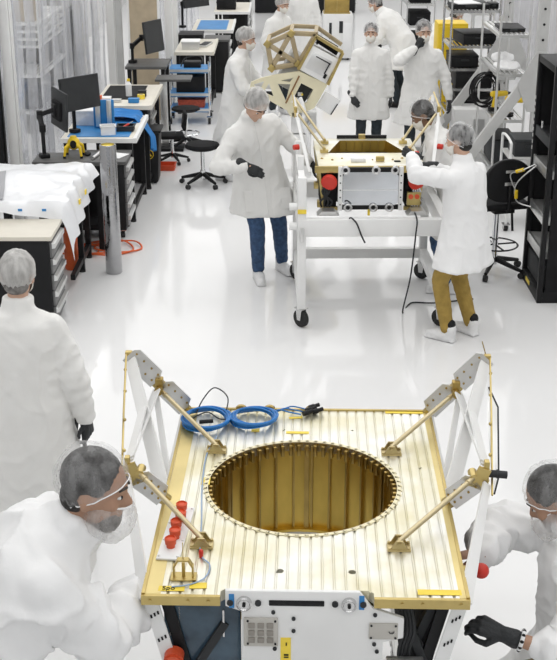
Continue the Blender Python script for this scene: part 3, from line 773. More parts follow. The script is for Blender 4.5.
pE = person('person in white gown and mask facing the camera behind the small gold spacecraft, dark trousers', (1.14, 15.1, 0), 178, .97, head=(-4, 3, 0), hr=(.22, .22, .86), gr=((-.5, .5, -.7), (.3, .9, .3), .5), hl=(-.28, .02, .80), hem=.56, shoe=SHOEC, vox=.014, net=NET, flare=.0, pz=.94)
pF = person('person in white gown bending away to the left, seen from behind, black trousers', (1.90, 18.6, 0), 60, 1.05, lean=40, head=(10, 20, 0), hl=(-.2, .45, .85), hr=(.2, .45, .85), hem=.58, net=NET, vox=.018, placket=False, bulk=1.15)
pG = person('person in white gown holding one black glove over nose and mouth', (1.72, 14.6, 0), 172, 1.03, lean=2, head=(18, 8, 0), hr=(.06, .20, 1.47), er=(.9, .2, -.7), gr=((-.45, -.1, .9), (.2, .9, .1), .6), hl=(-.34, .04, .84), hem=.56, shoe=SHOEC, net=NET, vox=.014, flare=.02)
pH = person('person in white gown leaning right behind the one covering the face, beside yellow cabinet', (2.22, 18.0, 0), -60, 1.0, lean=42, head=(0, 25, 0), hl=(-.2, .4, .85), hr=(.2, .42, .85), hem=.5, vox=.018, placket=False, bulk=1.15)
pI = person('person in white gown stooping behind the tan-trousered one, masked face toward small spacecraft', (1.54, 10.12, 0), 74, 1.0, lean=22, head=(5, 28, 0), hl=(-.10, .46, .98), hr=(.26, .36, .82), gl=((0, .8, -.5), (-.5, .3, .8), .7), hem=.52, pants=DENIM, shoe=SHOEC, skin=SKIN3, net=NETL, hair=HAIRK, vox=.014)
pJ = person('person in white gown with tan trousers reaching over the small gold spacecraft, back turned', (1.45, 8.98, 0), 48, .98, lean=3, side=0, head=(14, 8, 0), hl=(-.20, .40, 1.50), el=(-.9, .1, -.15), er=(.7, -.1, -.5), hr=(.08, .44, 1.36), fl=(-.13, .03), fr=(.12, -.03), hem=.63, pants=TAN, shoe=SHOEC, net=NET, hair=HAIRK, vox=.012, placket=False, gl=((.2, .9, .1), None, .5), gr=((-.6, .7, .1), (.3, .2, .9), .5), glasses=False, coat=COATW, bun=.0)
pK = person('person in white gown and dense hair net seen from behind at the left edge', (-1.34, 5.75, 0), -4, .985, lean=2, head=(0, 2, 0), hr=(.34, .03, .80), er=(.8, -.5, -.3), hl=(-.36, .05, .8), gr=((.0, .1, -1), (.9, -.3, 0), .5), hem=.35, shoe=SHOEC, net=NETW, hair=HAIRG, vox=.011, placket=False, bulk=1.12, loose=1.2)
pL = person('bearded person in white gown and beard net leaning toward the gold deck from its left', (-1.07, 3.46, 0), -80, 1.12, lean=36, head=(-16, 9, 0), hl=(-.25, .30, .92), hr=(-.10, .55, 1.02), el=(-.4, -.1, -.9), er=(.7, -.2, -.8), gl=((.1, .9, .2), None, .6), gr=((-.1, .85, .3), None, .5), hem=.45, shoe=SHOEC, net=NETL, hair=HAIRK, mask=False, veil=True, skin=SKIN2, vox=.010, placket=False, coat=COATW, loose=1.3, bulk=1.12, pz=.905, wr=1.8)
pM = person('person in white gown crouching at the right edge, one hand at the red knob', (1.23, 4.05, 0), 86, 1.03, lean=6, head=(-6, 34, 0), hl=(-.32, .36, .88), hr=(-.06, .42, 1.06), el=(-.7, -.2, -.7), er=(.8, -.3, -.1), gl=((.15, .9, .3), (-.5, -.2, .8), .75), gr=((-.05, .9, -.2), (.5, 0, .8), .7), hem=.35, shoe=SHOEC, net=NETL, hair=HAIRK, mask=False, veil=True, skin=SKIN2, vox=.010, placket=False, coat=COATW, loose=1.3, gloves=(True, False), pz=.60, bulk=1.12, cuff=(.15, .02), gcuff=-.045, pants=KHAKI, wr=1.6, fl=(-.14, .22), fr=(.14, -.15))
gl_ = [k for k in KIDS(pM) if k.name.startswith('glove')][0]
me_ = gl_.data
W_ = V((-.32, .36, .88)); S_ = V((-.172, .425*math.sin(R(6)), .60+.425*math.cos(R(6)))); E_, W_ = ik(S_, W_, .29, .26, (-.7, -.2, -.7)); ax = (W_-E_).normalized(); c_ = W_-ax*.068
x_ = ax.orthogonal().normalized(); y_ = ax.cross(x_)
mb = MB(); mb.tube([c_+(x_*math.cos(a)+y_*math.sin(a))*.0345 for a in [2*PI*i/20 for i in range(20)]], .008, 8, True); br = obj('bracelet', mb, COATW, pM); br['label'] = 'black and white beaded bracelet'
mb = MB()
for i in range(10):
    a = 2*PI*i/10; mb.ball(c_+(x_*math.cos(a)+y_*math.sin(a))*.037, (.0075, .0075, .0075), 10)
obj('dark_beads', mb, BLACK, br)
# ---------------------------------------------------------------- left side: benches, cabinets, screens
def drawer_cabinet(label, x0, x1, y0, y1, h, nd, top=None, z0=.0, cast=False, body=BLACK, hm=ALU, edge=BLACK):
    """cabinet whose drawers face the aisle (+x)"""
    t = thing('drawer_cabinet', label, 'cabinet', ((x0+x1)/2, (y0+y1)/2, 0)); w_, d_ = x1-x0, y1-y0
    b0 = z0+(.09 if cast else .02); tt = .035 if top else 0
    obj('cabinet_body', MB().box((0, 0, (b0+h-tt)/2), (w_-.03, d_, h-tt-b0), None, .004), body, t)
    if top:
        obj('top', MB().box((0, 0, h-tt/2), (w_+.02, d_+.02, tt), None, .004), top, t)
    zs = [b0+.03+(h-tt-b0-.05)*i/nd for i in range(nd+1)]
    for i in range(nd):
        a, b = zs[i]+.006, zs[i+1]-.006
        dr = obj('drawer', MB().box((w_/2-.008, 0, (a+b)/2), (.024, d_-.05, b-a), None, .003), mat('drawer_front', (.16, .16, .16), .45), t)
        mb = MB(); mb.prism([(w_/2+.004, b-.050), (w_/2+.030, b-.045), (w_/2+.030, b-.008), (w_/2+.004, b-.002)], -d_/2+.03, d_/2-.03, 'y'); obj('handle', mb, hm, dr)
    if cast:
        for sx in (-1, 1):
            for sy in (-1, 1): caster(t, (sx*(w_/2-.06), sy*(d_/2-.06), 0), .035)
    return t
def workbench(label, x0, x1, y0, y1, h, top=BEIGE, edge=None, th=.04, legs=BLACK, shelf=False):
    t = thing('workbench', label, 'workbench', ((x0+x1)/2, (y0+y1)/2, 0)); w_, d_ = x1-x0, y1-y0
    tp = obj('worktop', MB().box((0, 0, h-th/2), (w_, d_, th), None, .004), top, t)
    if edge: 
        mb = MB(); mb.box((w_/2+.008, 0, h-th/2), (.035, d_+.02, th+.012)); mb.box((0, -d_/2-.006, h-th/2), (w_, .02, th+.006)); obj('edge_trim', mb, edge, tp)
    for sx in (-1, 1):
        for sy in (-1, 1): 
            l = obj('leg', MB().box((sx*(w_/2-.05), sy*(d_/2-.05), (h-th)/2+.01), (.05, .05, h-th-.02)), legs, t)
            obj('foot', MB().cyl((sx*(w_/2-.05), sy*(d_/2-.05), 0), (sx*(w_/2-.05), sy*(d_/2-.05), .025), .03, n=12), RUBBER, l)
    mb = MB()
    for sx in (-1, 1): mb.box((sx*(w_/2-.05), 0, .12), (.04, d_-.1, .05)); mb.box((sx*(w_/2-.05), 0, h-th-.03), (.03, d_-.1, .05))
    obj('rail', mb, legs, t)
    if shelf: obj('lower_shelf', MB().box((0, 0, .25), (w_-.1, d_-.08, .03)), legs, t)
    return t
def monitor(label, loc, rz, w_=.56, h=.34, tilt=0, back_arm=None, pole=None, z0=None):
    """screen centre at loc, screen faces local -y; stands on an arm clamped at back_arm (world)"""
    t = thing('monitor', label, 'monitor', (loc[0], loc[1], z0), rz); z = loc[2]-z0
    M_ = Matrix.Translation((0, 0, z)) @ Matrix.Rotation(R(tilt), 4, 'X')
    o = obj('housing', MB().box((0, .015, 0), (w_, .022, h), None, .005), CHAR, t); o.matrix_basis = M_
    s_ = obj('screen', MB().box((0, .002, 0), (w_-.016, .006, h-.016)), SCREEN, t); s_.matrix_basis = M_
    b = obj('back_cover', MB().box((0, .04, -.01), (w_*.5, .035, h*.5), None, .012), BLACKM, t); b.matrix_basis = M_
    mb = MB()
    if back_arm is not None:
        c = Matrix.Rotation(-R(rz), 3, 'Z') @ (V(back_arm)-V((loc[0], loc[1], back_arm[2]))); a0 = V((c.x, c.y, back_arm[2]-z0))
        p1 = a0+V((0, 0, z*.62)); p2 = (p1+V((0, .08, z)))/2+V((.10, .05, .03)); p3 = V((0, .07, z))
        mb.cyl(a0, p1, .02, n=12); mb.box(a0+V((0, 0, .02)), (.09, .09, .04), None, .006)
        mb.beam(p1, p2, .045, .05, bev=.01); mb.beam(p2, p3, .04, .045, bev=.01); mb.cyl(p2-V((0, 0, .04)), p2+V((0, 0, .04)), .03, n=14); mb.cyl(p1-V((0, 0, .03)), p1+V((0, 0, .04)), .032, n=14); mb.box(p3, (.11, .02, .11), None, .004)
        obj('arm', mb, BLACK, t)
    else:
        mb.cyl((0, .05, 0), (0, .05, z), .02, n=10); mb.box((0, .05, .008), (.24, .18, .016), None, .004); obj('stand', mb, BLACK, t)
    return t

drawer_cabinet('black drawer cabinet with beige top and silver pulls behind the person at the left edge', -3.05, -1.82, 9.16, 9.66, .79, 5, BEIGE)
t = workbench('black legged table under a draped white plastic sheet at the left edge', -3.0, -1.78, 10.06, 11.10, .88, BLACK, None, shelf=False)
for l in KIDS(t):
    if l.name.split('.')[0] == 'leg' and l.data.vertices[0].co.y < 0:
        l.location.y = .52
def sheet(u, v):
    x = -3.05+1.42*u; y = 9.62+1.45*v; z = .905
    e = max(0, x+1.80)/.17; f = max(0, 9.72-y)/.10; g = max(0, u-.45)
    n_ = .035*abs(noise.noise(V((x*2.4, y*2.6, 1))))+.018*abs(noise.noise(V((x*9, y*8, 4))))+.10*math.exp(-((x+2.35)**2/.3+(y-10.35)**2/.10))
    drop = .0
    if e > 0: drop += .26*min(1, e)**1.3*(1.25-.9*v); x = -1.80+.09*e**.7+.02*math.sin(y*20)
    if f > 0: drop += (.05+.20*g)*min(1, f); y = 9.72-.05*f**.7+.012*math.sin(x*18)
    return V((x, y, z+n_*(1-.6*max(min(1, e), min(1, f)))-drop))
o = obj('plastic_sheet', MB().grid(sheet, 56, 40), SHEET, mods=[('SOLIDIFY', dict(thickness=.003))]); tag(o, 'crumpled white plastic sheet draped over the black table at the left edge', 'sheet')
for x, y, z, m in ((-1.735, 10.1, .82, TAPE), (-1.72, 10.35, .84, TAPE)):
    obj('yellow_tab', MB().box((x+.01, y, z), (.012, .05, .04)), m, o)
mb = MB()
for x, y in ((-2.55, 9.66), (-2.15, 9.66), (-1.95, 9.66)): mb.box((x, y-.008, .87), (.035, .008, .02))
obj('blue_tape_marks', mb, BLUEP, o)
mb = MB().grid(lambda u, v: sheet(.30+.22*u*(1-.3*v), .10+.42*v)+V((0, 0, .012)), 12, 12); o2 = obj('grey_patch', mb, mat('grey_film', (.36, .36, .38), .3), o, [('SOLIDIFY', dict(thickness=.002))])
mb = MB(); mb.lathe([(0, 0), (.062, 0), (.065, .01), (.065, .36), (.055, .40), (.03, .42), (.03, .46), (0, .46)], (0, 0, 0), 24)
t = thing('canister', 'tall orange canister standing on the floor under the sheet covered table', 'canister', (-1.94, 10.72, 0)); obj('shell', mb, ORANGE, t); obj('cap', MB().cyl((0, 0, .46), (0, 0, .49), .035, n=16), BLACK, t)
# silver pole
t = thing('pole', 'tall shiny silver tube standing upright on the floor beside the cluttered bench', 'pole', (-1.53, 10.6, 0))
mb = MB(); mb.lathe([(.070, 0), (.076, .01), (.076, 1.20), (.071, 1.21), (.063, 1.21), (.063, .3)], (0, 0, 0), 32); obj('tube', mb, mat('mylar_tube', (.40, .40, .41), .10, 1., bump=.25, bscale=14), t)
mb = MB(); mb.cyl((0, 0, 1.16), (0, 0, 1.195), .062, n=24); obj('yellow_liner', mb, TAPE, t)
# orange cord
rnd = random.Random(3); pts = []
for i in range(26):
    a = i*1.05; pts.append((-1.95+.016*i-.34*math.cos(a)*(.4+.6*rnd.random()), 11.2+.02*i*.3+.26*math.sin(a)*(.5+.6*rnd.random()), .010+.012*(i % 3)))
o = obj('extension_cord', MB().tube(curve_pts(pts, 8), .009, 6), ORANGE); tag(o, 'tangled orange extension cord on the floor behind the silver pole', 'cord')
# bench 1
workbench('dark topped workbench holding the two monitors and the yellow work light', -2.35, -1.68, 11.22, 11.62, .90, TOPG, None, legs=BLACK, shelf=True)
drawer_cabinet('black drawer cabinet on casters with slanted silver pulls beside the silver pole', -2.15, -1.52, 11.66, 12.16, .80, 5, TOPG, cast=True)
t = workbench('workbench with blue mat and white edge behind the dark topped one', -2.25, -1.49, 12.24, 13.45, .90, BEIGE, WHITE)
o = obj('work_mat', MB().box((-1.87, 12.80, .904), (.64, .98, .006)), BLUEP); tag(o, 'blue mat lying on the white edged workbench by the white tray', 'mat')
def at(px, py, z):  # floor-plan position of a photo point at height z
    x = (px-278.5)/1200; v = (330-py)/1200; p = R(21.5); dy = math.cos(p)+v*math.sin(p); dz = -math.sin(p)+v*math.cos(p); k = (z-3.6)/dz
    return (x*k, dy*k)
ARM1 = (-2.26, 11.40, .90)
monitor('monitor seen from its dark back, on the black arm at the left of the pair', (-2.09, 11.50, 1.35), 116, .50, .36, 4, ARM1, z0=.90)
monitor('wide dark monitor turned to the aisle, right of the one seen from behind', (-2.03, 12.35, 1.35), 50, .52, .34, -4, (-2.14, 12.50, .908), z0=.908)
t = thing('work_light', 'small yellow four legged work light on the dark bench under the monitors', 'work light', (-1.98, 11.45, .90)); t.scale = (1, 1, 1.3)
mb = MB(); mb.ball((0, 0, .10), (.062, .062, .05)); mb.cyl((0, 0, .10), (0, 0, .155), .045, .03, n=16); obj('head', mb, YEL, t)
obj('lens', MB().cyl((0, -.05, .10), (.01, -.068, .10), .03, n=16), BLACK, t)
for i in range(4):
    a = PI/4+i*PI/2; mb = MB(); c, s_ = math.cos(a), math.sin(a); mb.tube([(.045*c, .045*s_, .095), (.10*c, .10*s_, .075), (.115*c, .115*s_, .012)], [.018, .015, .012], 8); l = obj('leg', mb, YEL, t); obj('foot', MB().cyl((.115*c, .115*s_, 0), (.115*c, .115*s_, .016), .015, n=10), BLACK, l)
o = obj('rod', MB().cyl((-1.78, 11.30, .918), (-1.74, 11.58, .918), .016, n=12), ALU); tag(o, 'thin silver rod lying at the right end of the dark bench', 'rod')
t = thing('mouse', 'black computer mouse on the dark bench beside the yellow work light', 'mouse', (-1.86, 11.5, .90)); mb = MB(); mb.ball((0, 0, .015), (.034, .055, .02)); obj('shell', mb, BLACK, t); obj('wheel', MB().cyl((-.004, .03, .03), (.004, .03, .03), .008, n=10), CHAR, t)
def tray(name, label, cat, loc, w_, d_, h, m, rz=0, lid=None):
    t = thing(name, label, cat, loc, rz); mb = MB()
    mb.box((0, 0, .004), (w_*.9, d_*.9, .008))
    for s in (-1, 1): mb.prism([(-w_/2*.9, 0), (w_/2*.9, 0), (w_/2, h), (-w_/2, h)], s*d_/2*.95-.004, s*d_/2*.95+.004, 'y'); mb.prism([(-d_/2*.9, 0), (d_/2*.9, 0), (d_/2, h), (-d_/2, h)], s*w_/2*.95-.004, s*w_/2*.95+.004, 'x')
    obj('tub', mb, m, t)
    mb = MB(); 
    for s in (-1, 1): mb.box((0, s*d_/2, h), (w_+.02, .016, .012)); mb.box((s*w_/2, 0, h), (.016, d_+.02, .012))
    obj('rim', mb, m, t)
    if lid: obj('lid', MB().box((0, 0, h+.012), (w_+.02, d_+.02, .015), None, .004), lid, t)
    return t
tray('tray', 'small white plastic tray on the blue mat behind the silver pole', 'tray', (-1.78, 12.42, .908), .15, .12, .09, COATW, 10)
tray('tray', 'black shallow tray with a red tool beside the white plastic tray', 'tray', (-1.62, 12.62, .908), .18, .16, .05, CHAR, 0)
o = obj('screwdriver', MB().cyl((-1.66, 12.57, .935), (-1.59, 12.65, .968), .012, n=10), RED); tag(o, 'short red handled tool in the black shallow tray', 'tool'); obj('blade', MB().cyl((-1.59, 12.65, .968), (-1.55, 12.70, .985), .004, n=8), STEEL, o)
t = thing('parts_rack', 'upright blue stand with two grey slats on the blue mat', 'rack', (-1.86, 12.72, .908)); obj('board', MB().box((0, .02, .15), (.22, .03, .30), None, .004), BLUEP, t)
for q in (-.06, .06): obj('slat', MB().box((q, -.01, .16), (.05, .02, .28), None, .003), ALU, t)
t = thing('storage_bin', 'pale translucent storage bin on the bench behind the wide monitor', 'bin', (-2.05, 12.95, .908)); mb = MB(); mb.box((0, 0, .075), (.26, .22, .15), None, .012); obj('tub', mb, film('milky_bin', (.85, .87, .9), .75, .3), t); obj('lid', MB().box((0, 0, .155), (.28, .24, .015), None, .005), COATW, t)
o = obj('paper', MB().box((-1.62, 11.9, .803), (.15, .21, .003), -.4), COATW); tag(o, 'white paper sheet on top of the drawer cabinet by the silver pole', 'paper')
# bin and blue cloth
t = thing('waste_bin', 'black bin with round yellow warning mark under the blue cloth', 'bin', (-1.58, 14.0, 0))
mb = MB(); mb.prism([(-.19, -.17), (.19, -.17), (.19, .17), (-.19, .17)], .02, .62); 
for v in mb.bm.verts:
    k = .82+.18*v.co.z/.62; v.co.x *= k; v.co.y *= k
obj('tub', mb, BLACK, t, [('BEVEL', dict(width=.015, segments=2))]); obj('rim', MB().box((0, 0, .63), (.42, .38, .03), None, .008), BLACK, t)
for x in (-.12, .12): obj('wheel', MB().cyl((x-.015, -.1, .025), (x+.015, -.1, .025), .025, n=12), RUBBER, t)
mb = MB(); M_ = Matrix.Translation((.06, -.162, .36)) @ Matrix.Rotation(PI/2-.06, 4, 'X'); mb.lathe([(.050, 0), (.058, 0), (.058, .003), (.050, .003)], (0, 0, 0), 24, m=M_); mb.prism([(-.036, -.022), (.036, -.022), (0, .04)], 0, .003, 'z', M_); obj('warning_mark', mb, YEL, t)
mb = MB(); mb.beam((.045, -.168, .345), (.085, -.168, .385), .008, .004, (0, 1, 0)); obj('mark_bar', mb, BLACK, t)
def cloth(u, v):
    y = 13.05+.48*v; s_ = 1.05*u
    if s_ < .55: x = -2.10+s_; z = .96-.02*abs(math.sin(v*9))
    else:
        k = s_-.55; x = -1.55+.14*min(1, k/.3)+.05*math.sin(v*11)*k; z = .93-.15*k-k*.75*(.65+.4*v)
    return V((x, y+.02*math.sin(u*9), z+.03*noise.noise(V((u*5, v*5, 2)))))
o = obj('cloth', MB().grid(cloth, 40, 26), BLUE, mods=[('SOLIDIFY', dict(thickness=.006))]); tag(o, 'bright blue cloth hanging off the workbench over the black bin', 'cloth')
# bench 2 with clutter
workbench('workbench with pale edge and black mat behind the blue cloth', -2.12, -1.46, 13.58, 14.95, .98, BEIGE, BEIGE)
drawer_cabinet('black drawer unit with pale pulls under the cluttered bench behind the blue cloth', -2.0, -1.54, 14.28, 14.86, .88, 5, None)
o = obj('work_mat', MB().box((-1.84, 14.4, .984), (.46, .9, .006)), BLACKM); tag(o, 'black mat on the bench behind the blue cloth', 'mat')
def bottle(label, loc, m, cap, h=.16, r=.032):
    t = thing('bottle', label, 'bottle', loc); mb = MB(); mb.lathe([(0, 0), (r, 0), (r, h*.68), (r*.45, h*.8), (r*.45, h*.86), (0, h*.86)], (0, 0, 0), 18); obj('flask', mb, m, t); mb = MB(); mb.lathe([(0, h*.86), (r*.55, h*.86), (r*.5, h), (0, h)], (0, 0, 0), 14); obj('cap', mb, cap, t); return t
bottle('white squeeze bottle with yellow cap on the black mat', (-1.76, 14.15, .988), COATW, YEL, .2, .036)
for i, (x, y, sx, sy, sz, m, nm, lb) in enumerate(((-1.66, 14.62, .12, .08, .05, BLUEP, 'parts_box', 'small blue box near the front corner of the cluttered bench'), (-2.02, 14.75, .16, .12, .04, COATW, 'parts_box', 'white box at the wall side of the cluttered bench'), (-2.04, 14.58, .04, .05, .09, ORANGE, 'parts_box', 'little orange box at the left front of the cluttered bench'), (-1.60, 15.0, .09, .07, .07, CHAR, 'parts_box', 'charcoal box at the aisle edge of the cluttered bench'), (-1.86, 14.66, .10, .06, .035, ALU, 'parts_box', 'flat grey metal box in the middle of the cluttered bench'))):
    t = thing(nm, lb, 'box', (x, y-.85, .982)); obj('case', MB().box((0, 0, sz*.4), (sx, sy, sz*.8), None, .004), m, t); obj('lid', MB().box((0, 0, sz*.9), (sx+.006, sy+.006, sz*.2), None, .003), m, t)
t = thing('tape_roll', 'yellow roll of tape on the aisle edge of the cluttered bench', 'tape', (-1.60, 14.0, .982)); mb = MB(); mb.lathe([(.028, 0), (.045, 0), (.045, .05), (.028, .05), (.028, 0)], (0, 0, 0), 20); obj('roll', mb, TAPE, t); mb = MB(); mb.lathe([(.024, .0), (.028, .0), (.028, .05), (.024, .05), (.024, 0)], (0, 0, 0), 20); obj('core', mb, CARD, t)
# monitor station with side table
workbench('dark desk carrying the monitor arm in front of the tan board', -2.05, -1.50, 16.2, 16.9, 1.0, TOPG)
monitor('tall dark monitor on a black arm in front of the tan board', (-1.67, 16.45, 1.36), 64, .46, .42, -6, (-1.98, 16.5, 1.0), z0=1.0)
t = thing('side_table', 'grey height adjustable side table next to the blue shelf cart', 'table', (-1.42, 15.7, 0))
obj('table_top', MB().box((.06, 0, .93), (.46, .36, .03), None, .004), TOPG, t); obj('column', MB().box((-.08, .02, .47), (.09, .09, .90), None, .004), ALU, t); obj('base', MB().box((0, 0, .02), (.34, .34, .04), None, .004), BLACK, t)
t = thing('board', 'tall tan board standing behind the monitor on the black arm', 'board', (-1.93, 17.6, 0)); obj('panel', MB().box((0, 0, 1.15), (.40, .03, 2.3)), CARD, t)
mb = MB()
for s in (-1, 1): mb.box((s*.215, 0, 1.15), (.03, .045, 2.3))
mb.box((0, 0, 2.3), (.46, .045, .03)); obj('frame', mb, WHITE, t)
struct('trim_5', MB().box((-1.60, 17.9, 1.6), (.11, .12, 3.2)), WHITE); struct('trim_6', MB().box((-1.66, 19.6, 1.6), (.10, .1, 3.2)), WHITE)
struct('trim_7', MB().box((-2.3, 17.7, 1.6), (.09, .1, 3.2)), GREY)
# blue wire cart
t = thing('shelf_cart', 'chrome cart with three blue shelves beside the aisle', 'cart', (-1.28, 17.5, 0), 0)
for z, h in ((.20, .02), (.42, .02), (.76, .02)):
    s_ = obj('shelf', MB().box((0, 0, z), (.57, .43, .06), None, .006), BLUEP, t)
    mb = MB()
    for q in (-1, 1): mb.box((0, q*.215, z+.005), (.58, .012, .04)); mb.box((q*.285, 0, z+.005), (.012, .44, .04))
    obj('shelf_rim', mb, ALU, s_)
for sx in (-1, 1):
    for sy in (-1, 1): obj('post', MB().cyl((sx*.28, sy*.21, .12), (sx*.28, sy*.21, .90), .012, n=10), CHROME, t); caster(t, (sx*.28, sy*.21, 0), .045)
mb = MB(); mb.tube([(-.28, -.21, .88), (-.28, .21, .88)], .012, 8); obj('push_handle', mb, CHROME, t)
t = thing('equipment_case', 'black equipment case on the middle shelf of the blue cart', 'case', (-1.27, 17.48, .431)); obj('case', MB().box((0, 0, .12), (.40, .3, .24), None, .01), BLACKM, t); mb = MB(); mb.tube([(-.08, 0, .24), (-.07, 0, .275), (.07, 0, .275), (.08, 0, .24)], .009, 6); obj('handle', mb, BLACK, t)
t = thing('crate', 'dark red crate on the bottom shelf of the blue cart', 'crate', (-1.26, 17.46, .211)); mb = MB(); mb.box((0, 0, .06), (.38, .26, .12), None, .006); obj('crate_body', mb, mat('brick_red', (.36, .06, .03), .6, var=.3, scale=30), t); mb = MB(); mb.box((0, 0, .125), (.40, .28, .014)); obj('rim', mb, mat('brick_red', (.3, .05, .03)), t)
t = thing('power_supply', 'small black device with hoses on the top shelf of the blue cart', 'device', (-1.24, 17.5, .771)); obj('case', MB().box((0, 0, .05), (.24, .2, .10), None, .008), BLACK, t); mb = MB(); mb.tube(curve_pts([(.1, -.1, .06), (.16, -.14, .12), (.10, .05, .16), (-.1, .0, .14), (-.16, -.1, .04)], 6), .010, 6); obj('hose', mb, CHAR, t)
# farther benches
workbench('pale bench with grey instruments behind the blue shelf cart', -1.54, -.98, 18.0, 19.4, .92, BEIGE, BEIGE)
tray('parts_box', 'grey plastic box with white lid on the bench behind the blue cart', 'box', (-1.32, 18.4, .922), .26, .3, .10, ALU, 0, COATW)
t = thing('keyboard', 'light keyboard with dark keys on the bench behind the blue cart', 'keyboard', (-1.12, 18.7, .922), 80); obj('case', MB().box((0, 0, .012), (.42, .14, .024), None, .004), ALU, t); obj('keys', MB().box((0, 0, .026), (.39, .11, .008), None, .002), CHAR, t)
workbench('bench with blue mat and black boxes farther along the left aisle', -1.45, -.78, 20.4, 21.9, .92, BEIGE, WHITE)
o = obj('work_mat', MB().box((-1.12, 21.1, .924), (.50, 1.2, .006)), BLUEP); tag(o, 'blue mat on the far bench beside the black monitor arm', 'mat')
drawer_cabinet('black drawer unit standing at the end of the bench with the far blue mat', -1.2, -.80, 19.75, 20.3, .86, 5, TOPG)
t = thing('equipment_case', 'large black case on the floor behind the blue cart bench', 'case', (-1.42, 19.9, 0)); obj('case', MB().box((0, 0, .46), (.38, .5, .92), None, .012), BLACKM, t); obj('lid', MB().box((0, 0, .935), (.40, .52, .03), None, .006), BLACK, t)
monitor('large grey monitor angled on an arm beyond the blue shelf cart', (-1.36, 20.3, 1.55), 50, .6, .48, -8, (-1.62, 20.75, .92), z0=.92)
workbench('farthest left bench with a black printer on it', -1.20, -.55, 22.8, 24.4, .94, BEIGE, WHITE)
t = thing('printer', 'black boxy printer on the farthest left bench', 'printer', (-.98, 23.3, .942)); obj('case', MB().box((0, 0, .11), (.36, .36, .22), None, .015), BLACK, t); obj('paper_slot', MB().box((.12, -.12, .225), (.1, .1, .012)), ALU, t)
monitor('dark monitor at the wall side of the farthest left bench', (-1.05, 24.0, 1.40), 60, .5, .36, 0, (-1.16, 24.2, .94), z0=.94)
drawer_cabinet('black drawer unit under the aisle edge of the farthest left bench', -.95, -.58, 23.2, 24.2, .86, 5, None)
drawer_cabinet('black drawer unit at the very back left, beyond the farthest bench', -1.2, -.60, 26.2, 27.2, .95, 4, BEIGE)
drawer_cabinet('low dark cabinet at the back of the aisle right of the far persons', .9, 1.9, 30.5, 31.2, 1.0, 4, BEIGE)
drawer_cabinet('low dark cabinet at the back of the aisle left of the far persons', -.6, .2, 30.6, 31.3, 1.0, 4, BEIGE)
# stools
def star_base(t, r=.27, h=.42, stem=.022, cr=.028):
    for i in range(5):
        a = 2*PI*i/5+.3; c, s_ = math.cos(a), math.sin(a); mb = MB(); mb.tube([(.03*c, .03*s_, .13), (.6*r*c, .6*r*s_, .095), (r*c, r*s_, .07)], [.026, .022, .016], 8); f = obj('base_arm', mb, BLACK, t)
        mb = MB(); mb.cyl((r*c-.02*s_, r*s_+.02*c, cr), (r*c+.02*s_, r*s_-.02*c, cr), cr, n=14); obj('caster_wheel', mb, RUBBER, f)
    mb = MB(); mb.cyl((0, 0, .08), (0, 0, .18), .032, n=16); mb.cyl((0, 0, .17), (0, 0, h), stem, n=14); obj('gas_lift', mb, CHROME, t); 
t = thing('stool', 'round black stool on a five star base in the aisle beside the walking person', 'stool', (-.89, 13.82, 0)); star_base(t, .27, .44); mb = MB(); mb.lathe([(0, .42), (.14, .425), (.20, .45), (.205, .47), (.19, .495), (.10, .51), (0, .505)], (0, 0, 0), 32); obj('seat', mb, BLACKM, t)
t = thing('stool', 'black stool with a footring just in front of the blue shelf cart', 'stool', (-1.22, 15.75, 0)); star_base(t, .24, .50); mb = MB(); mb.lathe([(0, .49), (.15, .495), (.19, .515), (.18, .54), (0, .55)], (0, 0, 0), 28); obj('seat', mb, BLACKM, t); mb = MB(); mb.lathe([(.16, .2), (.17, .19), (.18, .2), (.17, .21), (.16, .2)], (0, 0, 0), 28); obj('foot_ring', mb, CHROME, t)
t = thing('task_chair', 'small black task chair with low backrest tucked beside the cluttered bench', 'chair', (-1.34, 14.95, 0), -80); t.scale = (.8, .8, .8); star_base(t, .25, .40); mb = MB(); mb.box((0, 0, .43), (.38, .38, .06), None, .025); obj('seat', mb, BLACKM, t)
mb = MB(); mb.box((0, .20, .66), (.32, .05, .28), Matrix.Rotation(-.12, 4, 'X'), .02); obj('backrest', mb, BLACKM, t); mb = MB(); mb.tube([(0, .05, .40), (0, .22, .42), (0, .225, .62)], .014, 8); obj('back_post', mb, ALU, t)
tray('crate', 'orange tray on the floor under the task chair', 'crate', (-1.42, 14.6, 0), .28, .22, .06, REDO)
# shapes behind the clear curtain
def shelf_unit(label, x0, x1, y0, y1, h, levels, m=ALU, post_r=.014, pm=None):
    t = thing('wire_shelf', label, 'shelf', ((x0+x1)/2, (y0+y1)/2, 0)); w_, d_ = x1-x0, y1-y0
    for z in levels:
        mb = MB(); 
        for q in (-1, 1): mb.box((0, q*(d_/2), z), (w_, .012, .035)); mb.box((q*w_/2, 0, z), (.012, d_, .035))
        k = max(4, int(w_/.05))
        for i in range(k): mb.box((-w_/2+w_*(i+.5)/k, 0, z+.012), (.028, d_, .005))
        obj('shelf', mb, m, t)
    for sx in (-1, 1):
        for sy in (-1, 1): p = obj('post', MB().cyl((sx*w_/2, sy*d_/2, .02), (sx*w_/2, sy*d_/2, h), post_r, n=10), pm or m, t); obj('foot', MB().cyl((sx*w_/2, sy*d_/2, 0), (sx*w_/2, sy*d_/2, .03), .022, n=10), RUBBER, p)
    return t
shelf_unit('white wire shelf seen dimly behind the clear curtain at upper left', -3.75, -3.25, 16.6, 18.6, 2.0, (.3, .8, 1.2, 1.3, 1.4, 1.5), WHITE)
